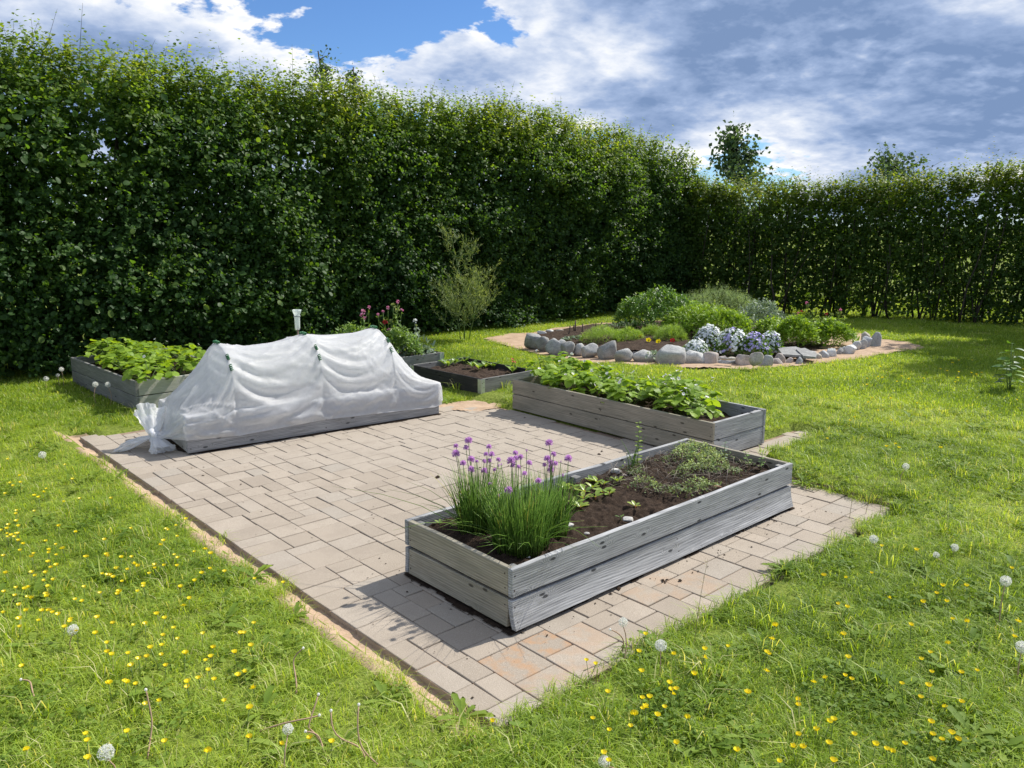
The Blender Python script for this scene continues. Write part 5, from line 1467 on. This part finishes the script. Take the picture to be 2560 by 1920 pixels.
stalk_flowers('sweet_william', b, [(CF(x, y, b), r_, m) for x, y, r_, m in [(325, 290, .045, 'pink_petal'), (340, 360, .03, 'pink_petal'), (300, 335, .025, 'pink_petal'), (395, 235, .03, 'pink_petal')]], 'tall pink flower stalk rising behind the fleece tunnel', nleaf=120)
b = np.array([oF[0], oF[1], .14]) + xdF * .62 + ydF * .38
stalk_flowers('sweet_william', b, [(CF(x, y, b), r_, m) for x, y, r_, m in [(590, 410, .045, 'red_petal'), (640, 505, .03, 'pink_petal'), (565, 285, .025, 'pink_petal'), (625, 240, .03, 'pink_petal'), (505, 320, .025, 'pink_petal'), (665, 400, .035, 'green_head'), (745, 165, .03, 'pink_petal'), (790, 270, .03, 'pink_petal'), (690, 215, .045, 'green_head'), (735, 270, .04, 'green_head')]], 'red and pink sweet william in the grey pallet collar', nleaf=220)
b = np.array([oF[0], oF[1], .14]) + xdF * .92 + ydF * .3
stalk_flowers('sweet_william', b, [(CF(x, y, b), r_, m) for x, y, r_, m in [(950, 395, .035, 'white_petal'), (770, 400, .012, 'white_petal'), (965, 450, .02, 'green_head'), (1000, 565, .015, 'greyherb'), (740, 495, .02, 'white_petal')]], 'white headed grey green stalks in the grey pallet collar', 'greyherb', nleaf=240, rad=.14)
b = np.array([oF[0], oF[1], .14]) + xdF * .72 + ydF * .25
leafy_mound('perennial', b, .24, .18, .36, 1500, .07, LANCE, 'herb', 'fresh green leafy clump at the front of the grey pallet collar', 'plant')
b = np.array([oF[0], oF[1], .15]) + xdF * 1.0 + ydF * .2
leafy_mound('perennial', b, .14, .12, .10, 400, .05, OVAL, 'greyherb', 'low round leaved plant at the corner of the grey pallet collar', 'plant')
b = np.array([oF[0], oF[1], .14]) + xdF * .2 + ydF * .5
leafy_mound('perennial', b, .28, .2, .42, 1200, .07, LANCE, 'herb', 'darker leafy clump at the shaded end of the grey pallet collar', 'plant')
def stick(p, h, lab, r_=.009, lean=.1, mat='stick', group=None):
    t = TM(); q = np.linspace(0, 1, 5)[:, None]
    w = np.cumsum(rng.normal(0, .008, (5, 2)), 0) + q * rng.normal(0, lean, 2) * h
    tube(t, np.concatenate([w * (q > 0), q * h - .02], 1), np.linspace(r_, r_ * .75, 5), 7); o = t.build('stick', M[mat], None, tuple(p))
    return tag(o, lab, 'stick', group)
for (x, yb_, yt) in [(765, 345, 175), (975, 325, 155), (1125, 315, 190), (1180, 255, 140), (1245, 240, 130), (855, 300, 165), (890, 300, 110)]:
    p = WS(1280 + x * .18083, 780 + yb_ * .18083, .1); stick(p, (yb_ - yt) * .18083 * depth(p) / FPX * 1.05, 'bare cut stick in the soil of the stone ringed bed', .014, .08, 'stick', 'bare sticks in the stone ringed bed')
for (x, yt, yb_) in [(683, 365, 500), (880, 365, 480), (1060, 310, 480), (1280, 310, 470), (850, 405, 470)]:
    p = W((150 + x * .27125) / K, (740 + yb_ * .27125) / K, .2); p = np.array([p[0], p[1], .1])
    p = CAM + (p - CAM) * (8.05 - CAM[1]) / (p[1] - CAM[1]); p[2] = .1
    stick(p, .62 * (1 - (yt - 310) * .002), 'thin bare stick behind the lush strawberry bed', .007, .08, 'stick', 'thin sticks below the tall hedge')
# slate slabs
for (x0, x1, y0, y1, lab) in [(290, 720, 680, 770, 'large flat grey slate slab beside the lilac phlox'), (560, 790, 735, 790, 'small slate piece leaning by the large slab')]:
    p0 = WS(1900 + (x0 + x1) / 2 * .18987, 740 + y1 * .18987, .16); w = (x1 - x0) * .18987 * depth(p0) / FPX
    v = [(-w / 2, -.02, 0), (w * .1, -.09, 0), (w / 2, .10, .0), (w * .22, .38, .02), (-w * .42, .30, .02)]
    t = TM(); n5 = len(v); top = [(a_, b_, c_ + .028) for a_, b_, c_ in v]
    t.add(v + top, [(0, 2, 1), (0, 3, 2), (0, 4, 3), (5, 6, 7), (5, 7, 8), (5, 8, 9)] + [q for i in range(n5) for q in ((i, (i + 1) % n5, n5 + (i + 1) % n5), (i, n5 + (i + 1) % n5, n5 + i))])
    o = t.build('slate_slab', M['stone'], None, tuple(p0 - [0, 0, .02]), (R(3), 0, YAW - math.pi / 2), smooth=False); o.color = (.27, .27, .265, 1); tag(o, lab, 'slab')
# pansies
for k, (x, y, m) in enumerate([(390, 455, 'yellow_petal'), (530, 475, 'yellow_petal'), (697, 383, 'yellow_petal'), (872, 415, 'yellow_petal'), (285, 400, 'red_petal'), (722, 462, 'red_petal')]):
    p = WS(1550 + x * .18083, 780 + (y + 35) * .18083, .11)
    e = empty('pansy', tuple(p), 0, ('yellow' if m[0] == 'y' else 'dark red') + ' pansy in bare soil behind the large border stones', 'flower', ('yellow' if m[0] == 'y' else 'dark red') + ' pansies behind the border stones')
    link('flower', flower5(m), e, (0, 0, .10), (R(-60), 0, YAW - math.pi / 2 + rng.normal(0, .3)), .04)
    t = TM(); tube(t, [(0, 0, 0), (0, 0, .1)], .003, 5, .5); v, f = scatter(OVAL[0], OVAL[1], rng.normal(0, .015, (14, 3)) * [1, 1, .5] + [0, 0, .02], rdir(14, .6), rdir(14, 1), rng.uniform(.03, .05, 14)); t.add(v, f, np.repeat(rng.random(14), len(OVAL[0]))); t.build('foliage', M['herb'], e)
mound_at('ground_cover', 1318, 1425, 700, 714, 900, .04, OVAL, 'greyherb', 'low silvery ground cover in front of the glossy dark shrub', .12, cat='plant')
mound_at('ground_cover', 1215, 1262, 727, 742, 300, .035, OVAL, 'greyherb', 'sparse grey seedlings in the bare soil beside the sticks', .08, cat='plant')
mound_at('ground_cover', 1395, 1440, 762, 778, 260, .03, OVAL, 'greyherb', 'low pale succulent spreading over the wide border stone', .08, cat='plant')

# tall seeding plant by the hedge
sp = W(1003, 738, .0)
e = empty('seeding_plant', tuple(sp), 0, 'tall airy plant gone to seed with yellow green pods before the hedge', 'plant')
tb_ = TM(); tp_ = TM()
def branch(p0, d0, ln, r_, lev):
    n = 7; q = np.linspace(0, 1, n); d = d0.copy(); pts = [p0]
    for i in range(1, n):
        d = unit(d + np.array([0, 0, .10]) + rng.normal(0, .07, 3)); pts.append(pts[-1] + d * ln / (n - 1))
    pts = np.array(pts); tube(tb_, pts, np.linspace(r_, r_ * .35, n), 4, .5)
    if lev > 0:
        k = {3: 24, 2: 6, 1: 0}[lev]
        for i in range(k):
            f0 = rng.uniform(.16 if lev == 3 else .25, .98); p = np.array([np.interp(f0, q, pts[:, c]) for c in range(3)])
            a = rng.uniform(0, 6.28); up = rng.uniform(.25, .8)
            dd = unit(np.array([math.cos(a), math.sin(a), up]))
            if lev == 3: branch(p, dd, (.22 + .55 * (1 - f0)) * rng.uniform(.7, 1.15), .005, 2)
            else: branch(p, unit(dd + d0 * .6), ln * rng.uniform(.28, .5), .003, 1)
    if lev <= 2:
        m = int(ln * 30)
        t_ = rng.uniform(.15, 1, m); pp = np.stack([np.interp(t_, q, pts[:, c]) for c in range(3)], -1)
        T = unit(rng.normal(size=(m, 3)) * .8 + unit(pts[-1] - pts[0]) * .9 + [0, 0, .35])
        pod = blade_leaf(.09, .03, .22, ((0, .2), (.3, .9), (.7, 1.0), (1, .1)))
        v, f = scatter(pod[0], pod[1], pp, T, rdir(m), rng.uniform(.045, .085, m)); tp_.add(v, f, np.repeat(rng.random(m), len(pod[0])))
branch(np.array([0, 0, 0.0]), np.array([0.02, 0, 1.0]), 1.72, .014, 3)
branch(np.array([.05, -.04, 0.0]), unit(np.array([.20, -.24, 1.0])), 1.05, .010, 3)
branch(np.array([-.05, .02, 0.0]), unit(np.array([-.14, .16, 1.0])), 0.85, .009, 3)
o = tb_.build('stems', M['stemgreen'], e); o['kind'] = 'stuff'
o = tp_.build('pods', M['seedpod'], e); o['kind'] = 'stuff'

# raspberry like shoot on the lawn at the right, standing in the open grass
b = W(2180, 848, .05)
e = empty('raspberry_shoot', tuple(b), 0, 'leafy raspberry shoot standing alone in the open lawn', 'plant')
for (dx, h) in ((0, .52), (-.10, .34), (.10, .42)):
    t = TM(); pts = np.array([(dx * .3, 0, 0), (dx * .7, .02, h * .5), (dx, .03, h)]); tube(t, pts, [.006, .005, .003], 5, .4); t.build('stem', M['stemgreen'], e)
    lf = blade_leaf(.58, .07, .25, ((0, .2), (.15, .75), (.35, 1.0), (.6, .85), (.8, .5), (1, 0)))
    for i in range(9):
        f0 = .25 + .75 * i / 8; p = np.array([np.interp(f0, [0, .5, 1], pts[:, c]) for c in range(3)]); a = i * 2.4 + rng.normal(0, .3)
        T = unit(np.array([math.cos(a), math.sin(a), .1])); v, f = scatter(lf[0], lf[1], (p + T * .03)[None], T[None], unit(np.array([[.2 * rng.normal(), .2 * rng.normal(), 1.0]])), [rng.uniform(.10, .16)])
        t = TM(); t.add(v, f, rng.uniform(.1, .8)); t.build('leaf', M['greyherb' if i % 2 else 'bush_dark'], e)

# ------------------------------------------------------------------ lawn: grass, buttercups, dandelions
tufts = bpy.data.collections.new('tuft_kinds')
def make_tuft(name, nb, rad, h0, h1, wd, lean, mat='grass', dry=.06):
    t = TM()
    a = rng.uniform(0, 2 * math.pi, nb); q = np.sqrt(rng.random(nb)) * rad
    p = np.stack([np.cos(a) * q, np.sin(a) * q, np.full(nb, -.01)], -1)
    dr = rng.uniform(0, 2 * math.pi, nb); dv = np.stack([np.cos(dr), np.sin(dr), 0 * dr], -1)
    h = rng.uniform(h0, h1, nb); le = np.abs(rng.normal(lean, .35, nb))
    side = np.stack([-np.sin(dr), np.cos(dr), 0 * dr], -1) * (wd * rng.uniform(.7, 1.3, nb))[:, None] / 2
    m = p + dv * (h * le * .30)[:, None] + np.stack([0 * h, 0 * h, h * .58], -1)
    e_ = p + dv * (h * le * .95)[:, None] + np.stack([0 * h, 0 * h, h * (1 - .35 * np.minimum(le, 1.4))], -1)
    v = np.stack([p - side, p + side, m - side * .8, m + side * .8, e_], 1).reshape(-1, 3)
    f = np.array([(0, 1, 3), (0, 3, 2), (2, 3, 4)])[None] + (np.arange(nb) * 5)[:, None, None]
    ti = rng.uniform(.05, .86, nb); ti[rng.random(nb) < dry] = 1.35
    t.add(v, f.reshape(-1, 3), np.repeat(ti, 5))
    o = bpy.data.objects.new(name, t.mesh(name, M[mat])); tufts.objects.link(o)
def make_weed(name, n, rad, sz):
    t = TM()
    a = rng.uniform(0, 6.28, n); q = np.sqrt(rng.random(n)) * rad
    v, f = scatter(OVAL_LO[0], OVAL_LO[1], np.stack([np.cos(a) * q, np.sin(a) * q, rng.uniform(.012, .05, n)], -1), unit(np.stack([rng.normal(size=n), rng.normal(size=n), rng.normal(.2, .3, n)], -1)), rdir(n, 1.6), rng.uniform(sz * .6, sz * 1.3, n))
    t.add(v, f, np.repeat(rng.random(n), 5))
    o = bpy.data.objects.new(name, t.mesh(name, M['clover'])); tufts.objects.link(o)
for k in range(5): make_tuft('tuft_%d' % k, 62, .085, .025, .07 + .008 * k, .0036, .7 + .14 * k, dry=.03 + .018 * k)
make_tuft('tuft_5', 60, .085, .02, .06, .0032, 1.2, dry=.22)
make_weed('tuft_6', 34, .07, .024)
for k in (7, 8): make_tuft('tuft_%d' % k, 90, .16, .03, .08, .0062, .7)
make_tuft('tuft_9', 26, .06, .09, .17, .0042, 1.0, dry=.3)
def make_rosette(name, n, sz):
    t = TM(); a = np.arange(n) * 2.4 + rng.normal(0, .2, n)
    lf = blade_leaf(.30, .04, .28, ((0, .2), (.2, .45), (.35, .35), (.55, .85), (.7, .7), (.85, .8), (1, 0)))
    v, f = scatter(lf[0], lf[1], np.zeros((n, 3)) + [0, 0, .01], np.stack([np.cos(a), np.sin(a), rng.uniform(.15, .9, n)], -1), np.zeros((n, 3)) + [0, 0, 1.0], sz * rng.uniform(.6, 1.2, n))
    t.add(v, f, np.repeat(rng.random(n), len(lf[0])))
    o = bpy.data.objects.new(name, t.mesh(name, M['clover'])); tufts.objects.link(o)
make_rosette('tuft_a', 12, .11)
def lawn_ok(x, y, grow=0.0):
    ok = ~inpoly(x, y, PATIO)
    fr = (y > -.47 - .015) & (y < 0) & (x > -.5) & (x < 2.83)
    ok &= ~strip_mask(x + .03, y) | (rng.random(len(x)) < .03)
    ok &= ~((x > -.55) & (x < -.40) & (y > -.40) & (y < 5.0))
    ok &= ~inpoly(x, y, SAND)
    for (o_, rz, L, Wd) in (((2.934 + .745, .925), aB, 2.33, .745), ((oD[0], oD[1]), angD, LD, WD), ((3.0997 + .8 * math.sin(aE), 3.8875 - .8 * math.cos(aE)), aE, 1.2, .8), ((oF[0], oF[1]), aF, 1.2, .8)):
        lx = (x - o_[0]) * math.cos(rz) + (y - o_[1]) * math.sin(rz); ly = -(x - o_[0]) * math.sin(rz) + (y - o_[1]) * math.cos(rz)
        ok &= ~((lx > -.02) & (lx < L + .02) & (ly > -.02) & (ly < Wd + .02))
    ok &= ~((x > 2.45) & (x < 3.3) & (y > 3.3) & (y < 4.05) & (fbm(x * 3, y * 3, 5, 3) > .43) & (x - 2.45 + (y - 3.35) * .2 > .12))
    return ok
PX, PY, IDX, SCL = [], [], [], []
for (r0, r1, dens, kind) in ((1.2, 5.2, 330, 'n'), (5.2, 8.5, 240, 'n'), (8.5, 13, 120, 'f'), (13, 22, 60, 'f')):
    n = int(dens * 26 * 26)
    x = rng.uniform(-6, 20, n); y = rng.uniform(-6, 20, n)
    dd = np.hypot(x - CAM[0], y - CAM[1])
    k = (dd >= r0) & (dd < r1) & (y < 9.6)
    x, y = x[k], y[k]
    k = in_view(np.stack([x, y, 0 * x], -1), .40); x, y = x[k], y[k]
    k = lawn_ok(x, y); x, y = x[k], y[k]
    bald = fbm(x * 1.6, y * 1.6, 7, 3); k = rng.random(len(x)) > .55 * smooth(.58, .70, bald); x, y = x[k], y[k]
    if kind == 'n':
        weed = fbm(x * 2.2 + 40, y * 2.2, 3, 3)
        ix = rng.integers(0, 5, len(x)); ix[rng.random(len(x)) < .16] = 5
        ix[(weed > .56) & (rng.random(len(x)) < .28)] = 6; ix[rng.random(len(x)) < .03] = 6
        ix[rng.random(len(x)) < .05] = 9; ix[rng.random(len(x)) < .03] = 10
    else:
        ix = rng.integers(7, 9, len(x)); ix[rng.random(len(x)) < .05] = 5
    PX.append(x); PY.append(y); IDX.append(ix); SCL.append(rng.uniform(.65, 1.15, len(x)) * (.75 + .5 * fbm(x * 1.3, y * 1.3, 2, 2)))
PX, PY, IDX, SCL = map(np.concatenate, (PX, PY, IDX, SCL))
gm = bpy.data.meshes.new('grass'); gm.vertices.add(len(PX))
gm.vertices.foreach_set('co', np.stack([PX, PY, lawn_z(PX, PY)], -1).astype(np.float32).ravel())
for nm, ty, val in (('idx', 'INT', IDX.astype(np.int32)), ('scl', 'FLOAT', SCL.astype(np.float32)), ('rotz', 'FLOAT', rng.uniform(0, 6.28, len(PX)).astype(np.float32)), ('gtint', 'FLOAT', np.clip(2.6 * (fbm(PX * .9, PY * .9, 4, 5) - .26) + rng.normal(0, .12, len(PX)), 0, 1).astype(np.float32))):
    at = gm.attributes.new(nm, ty, 'POINT'); at.data.foreach_set('value', val)
grass = link('grass', gm); tag(grass, 'bright green lawn grass with weeds around the patio', 'grass', kind='stuff')
ng = bpy.data.node_groups.new('grass', 'GeometryNodeTree')
ng.interface.new_socket('Geometry', in_out='INPUT', socket_type='NodeSocketGeometry'); ng.interface.new_socket('Geometry', in_out='OUTPUT', socket_type='NodeSocketGeometry')
gi = ng.nodes.new('NodeGroupInput'); go = ng.nodes.new('NodeGroupOutput')
ci = ng.nodes.new('GeometryNodeCollectionInfo'); ci.inputs['Collection'].default_value = tufts; ci.inputs['Separate Children'].default_value = True; ci.inputs['Reset Children'].default_value = True
ip = ng.nodes.new('GeometryNodeInstanceOnPoints'); ip.inputs['Pick Instance'].default_value = True
def nattr(nm, ty):
    n_ = ng.nodes.new('GeometryNodeInputNamedAttribute'); n_.data_type = ty; n_.inputs['Name'].default_value = nm
    return n_.outputs['Attribute']
cr = ng.nodes.new('ShaderNodeCombineXYZ')
ng.links.new(nattr('rotz', 'FLOAT'), cr.inputs[2])
ng.links.new(gi.outputs[0], ip.inputs['Points']); ng.links.new(ci.outputs[0], ip.inputs['Instance'])
ng.links.new(nattr('idx', 'INT'), ip.inputs['Instance Index']); ng.links.new(cr.outputs[0], ip.inputs['Rotation'])
ng.links.new(nattr('scl', 'FLOAT'), ip.inputs['Scale']); ng.links.new(ip.outputs[0], go.inputs[0])
md = grass.modifiers.new('grass', 'NODES'); md.node_group = ng

# buttercups
def buttercup_mesh(k):
    t = TM(); lf = blade_leaf(.95, .10, -.25, ((0, .3), (.5, 1), (.85, .95), (1, .5))); r = np.random.default_rng(k)
    tl = np.array([r.normal(0, .3), r.normal(0, .3), 1.0])
    for i in range(5):
        a = i * 2 * math.pi / 5
        v, f = scatter(lf[0], lf[1], np.zeros((1, 3)), np.array([[math.cos(a), math.sin(a), .55]]), unit(tl)[None], [.0105])
        t.add(v, f, r.random(), 0)
    q = np.linspace(0, 1, 4)[:, None]
    tube(t, np.concatenate([q * r.normal(0, .02), q * r.normal(0, .02), -q * .10], 1), .0012, 3, .5, 1)
    return t.mesh('buttercup', [M['yellow_petal'], M['stemgreen']])
BC = [buttercup_mesh(k) for k in range(6)]
def put_buttercups(n, box, label, group, centres=None):
    c = 0; tries = 0
    while c < n and tries < n * 40:
        tries += 1
        if centres and rng.random() < .7:
            u, v, su, sv = centres[int(rng.integers(len(centres)))]; u, v = rng.normal(u, su), rng.normal(v, sv)
        else: u, v = rng.uniform(box[0], box[2]), rng.uniform(box[1], box[3])
        if not (box[0] < u < box[2] and box[1] < v < box[3]): continue
        z = rng.uniform(.065, .11); p = W(u, v, z)
        g = W(u, v, 0)
        if not (lawn_ok(np.array([p[0]]), np.array([p[1]]))[0] and not strip_mask(np.array([p[0]]), np.array([p[1]]))[0]): continue
        o = link('buttercup', BC[int(rng.integers(6))], None, (p[0], p[1], z + float(lawn_z(p[0], p[1]))), (0, 0, rng.uniform(0, 6.28)), rng.uniform(1.1, 1.55) * (1 + .03 * max(0, depth(p) - 5)))
        tag(o, label, 'flower', group); c += 1
put_buttercups(190, (0, 960, 720, 1655), 'small yellow buttercup in the lawn beside the sandy patio edge', 'buttercups in the lawn beside the sandy patio edge', [(190, 1215, 90, 45), (60, 1190, 50, 60), (300, 1250, 90, 40), (60, 1290, 50, 40), (380, 1190, 60, 50), (300, 1400, 120, 60), (60, 1100, 40, 60), (430, 1430, 90, 50)])
put_buttercups(95, (1050, 1180, 2210, 1655), 'small yellow buttercup in the lawn in front of the near raised bed', 'buttercups in the lawn in front of the near raised bed', [(1480, 1560, 120, 45), (1850, 1610, 160, 30), (2050, 1250, 100, 60), (1400, 1450, 90, 40), (1950, 1450, 160, 60)])
put_buttercups(38, (1700, 770, 2210, 1000), 'tiny far buttercup in the lawn beyond the stone border', 'far buttercups in the lawn near the stone border', [(2040, 815, 60, 18), (1900, 870, 80, 30)])

# dandelion clocks and bare stalks
t = TM(); k = 330
d = unit(rng.normal(size=(k, 3))); d *= rng.uniform(.72, 1.0, (k, 1))
X_ = unit(np.cross(d, [.3, .5, .8]))
Y_ = np.cross(d, X_)
v = np.stack([d * .15 - X_ * .016, d * .15 + X_ * .016, d * .95], 1).reshape(-1, 3); t.add(v, np.arange(3 * k).reshape(-1, 3), .4)
for a_ in np.arange(0, math.pi, math.pi / 4):
    s_ = (X_ * math.cos(a_) + Y_ * math.sin(a_)); n_ = np.cross(d, s_)
    v = np.stack([d * .95 - s_ * .12 + d * .05, d * .95 + s_ * .12 + d * .05, d * .93 + n_ * .012], 1).reshape(-1, 3); t.add(v, np.arange(3 * k).reshape(-1, 3), .9)
    v = np.stack([d * .95 - s_ * .12 + d * .05, d * .93 - n_ * .012, d * .95 + s_ * .12 + d * .05], 1).reshape(-1, 3); t.add(v, np.arange(3 * k).reshape(-1, 3), .9)
t.add(ICO * .16, ICOF, 0)
PUFF = t.mesh('seed_head', M['puff'])
def dandelion(u, v, h, r_, label, group=None):
    p = W(u, v, h); e = empty('dandelion', (p[0], p[1], float(lawn_z(p[0], p[1])) - .01), 0, label, 'dandelion', group)
    tt = TM(); q = np.linspace(0, 1, 5)[:, None]; w = rng.normal(0, .02, 2)
    tube(tt, np.concatenate([w * np.sin(q * 3.14), q * h], 1), [.0028, .0026, .0024, .0022, .002], 5); tt.build('stem', M['palestick'], e)
    r_ *= .8; link('seed_head', PUFF, e, (0, 0, h + r_ * .7), (rng.normal(0, .3), rng.normal(0, .3), rng.uniform(0, 6)), r_)
NEARL = 'white dandelion clock in the lawn among the buttercups'
for (u, v, h, r_) in [(158, 1367, .10, .030), (622, 1577, .16, .024), (230, 1634, .12, .034), (1305, 1652, .06, .026)]: dandelion(u, v, h, r_, NEARL, 'dandelion clocks among the buttercups')
dandelion(1346, 1350, .20, .026, 'upright dandelion clock at the paver edge in front of the near bed')
dandelion(1427, 1403, .14, .031, 'large fluffy dandelion clock just beyond the front paver edge')
for (u, v, h, r_) in [(1955, 1025, .14, .030), (1887, 1170, .05, .032), (2172, 1260, .22, .032), (2062, 1186, .05, .028), (2022, 1201, .05, .022), (2207, 1405, .14, .032)]: dandelion(u, v, h, r_, 'white dandelion clock in the lawn beyond the front bed corner', 'dandelion clocks beyond the front bed corner')
for (u, v, h, r_) in [(206, 833, .20, .038), (233, 833, .20, .036), (133, 801, .20, .034), (100, 822, .10, .036), (92, 988, .06, .036), (125, 813, .14, .026)]: dandelion(u, v, h, r_, 'dandelion clock in the shaded grass by the lush strawberry bed', 'dandelion clocks by the lush strawberry bed')
def stalk(pts, lab, group='bare dandelion stalks in the lawn', r_=.0032):
    P = [W(u, v, z) for u, v, z in pts]; b_ = np.array([P[0][0], P[0][1], 0.0]); P = np.array(P) - b_
    e = empty('bare_stalk', tuple(b_), 0, lab, 'stalk', group)
    q = np.linspace(0, 1, len(P)); qq = np.linspace(0, 1, 14); pp = np.stack([np.interp(qq, q, P[:, c]) for c in range(3)], -1); bend = rng.normal(0, .022, 3) * [1, 1, .4]; pp += np.sin(qq * math.pi)[:, None] * bend + np.sin(qq * 2 * math.pi)[:, None] * rng.normal(0, .008, 3); pp[1:-1] = (pp[:-2] + 2 * pp[1:-1] + pp[2:]) / 4
    t = TM(); tube(t, pp, np.linspace(r_, r_ * .75, 14), 6); t.build('stem', M['palestick'], e)
    t = TM(); t.add(ICO * [.005, .005, .006], ICOF, .5); t.build('head', M['puff'], e, tuple(pp[-1]))
G1 = 'bare curved dandelion stalk in the lawn before the patio corner'
stalk([(820, 1655, .02), (800, 1600, .10), (775, 1522, .22)], G1, 'bare dandelion stalks before the patio corner')
stalk([(790, 1640, .02), (760, 1590, .06), (715, 1535, .16)], G1, 'bare dandelion stalks before the patio corner')
stalk([(700, 1615, .02), (690, 1565, .08), (688, 1500, .18)], G1, 'bare dandelion stalks before the patio corner')
stalk([(560, 1580, .02), (640, 1560, .05), (690, 1545, .07)], G1, 'bare dandelion stalks before the patio corner')
stalk([(720, 1645, .02), (690, 1610, .05), (660, 1580, .09)], G1, 'bare dandelion stalks before the patio corner')
stalk([(318, 1640, .02), (325, 1570, .12), (315, 1490, .22)], 'straight bare dandelion stalk standing in the lawn among the buttercups', None)
stalk([(640, 1500, .02), (650, 1440, .09), (655, 1400, .16)], G1, 'bare dandelion stalks before the patio corner')
stalk([(80, 1520, .02), (60, 1490, .05), (45, 1468, .08)], 'short pale broken stalk among the buttercups', None)
stalk([(1340, 1415, .0), (1335, 1385, .08), (1318, 1360, .14)], 'reddish stalk beside the upright dandelion clock', None)
for (u, v, h) in [(1500, 1395, .42), (1870, 1110, .3), (1900, 1115, .24), (1835, 1120, .26)]:
    p = W(u, v, 0); t = TM(); q = np.linspace(0, 1, 6)[:, None]; dx = rng.normal(0, .12, 2)
    tube(t, np.concatenate([q ** 1.6 * dx * h, q * h], 1), np.linspace(.0017, .0007, 6), 4, .4)
    for i in range(14):
        f0 = rng.uniform(.72, 1); pp = np.array([f0 ** 1.6 * dx[0] * h, f0 ** 1.6 * dx[1] * h, f0 * h]); v_, f_ = scatter(NEEDLE[0], NEEDLE[1], pp[None], rdir(1, .8), rdir(1), [.025]); t.add(v_, f_, .8)
    o = t.build('grass_stalk', M['drystraw'], None, tuple(p)); tag(o, 'thin flowering grass stalk leaning over the patio edge', 'grass', 'grass stalks at the patio edge')
print('pavers', len(PAV), 'grass points', len(PX), 'objects', len(S.objects), 'tris', sum(len(m.polygons) for m in bpy.data.meshes))
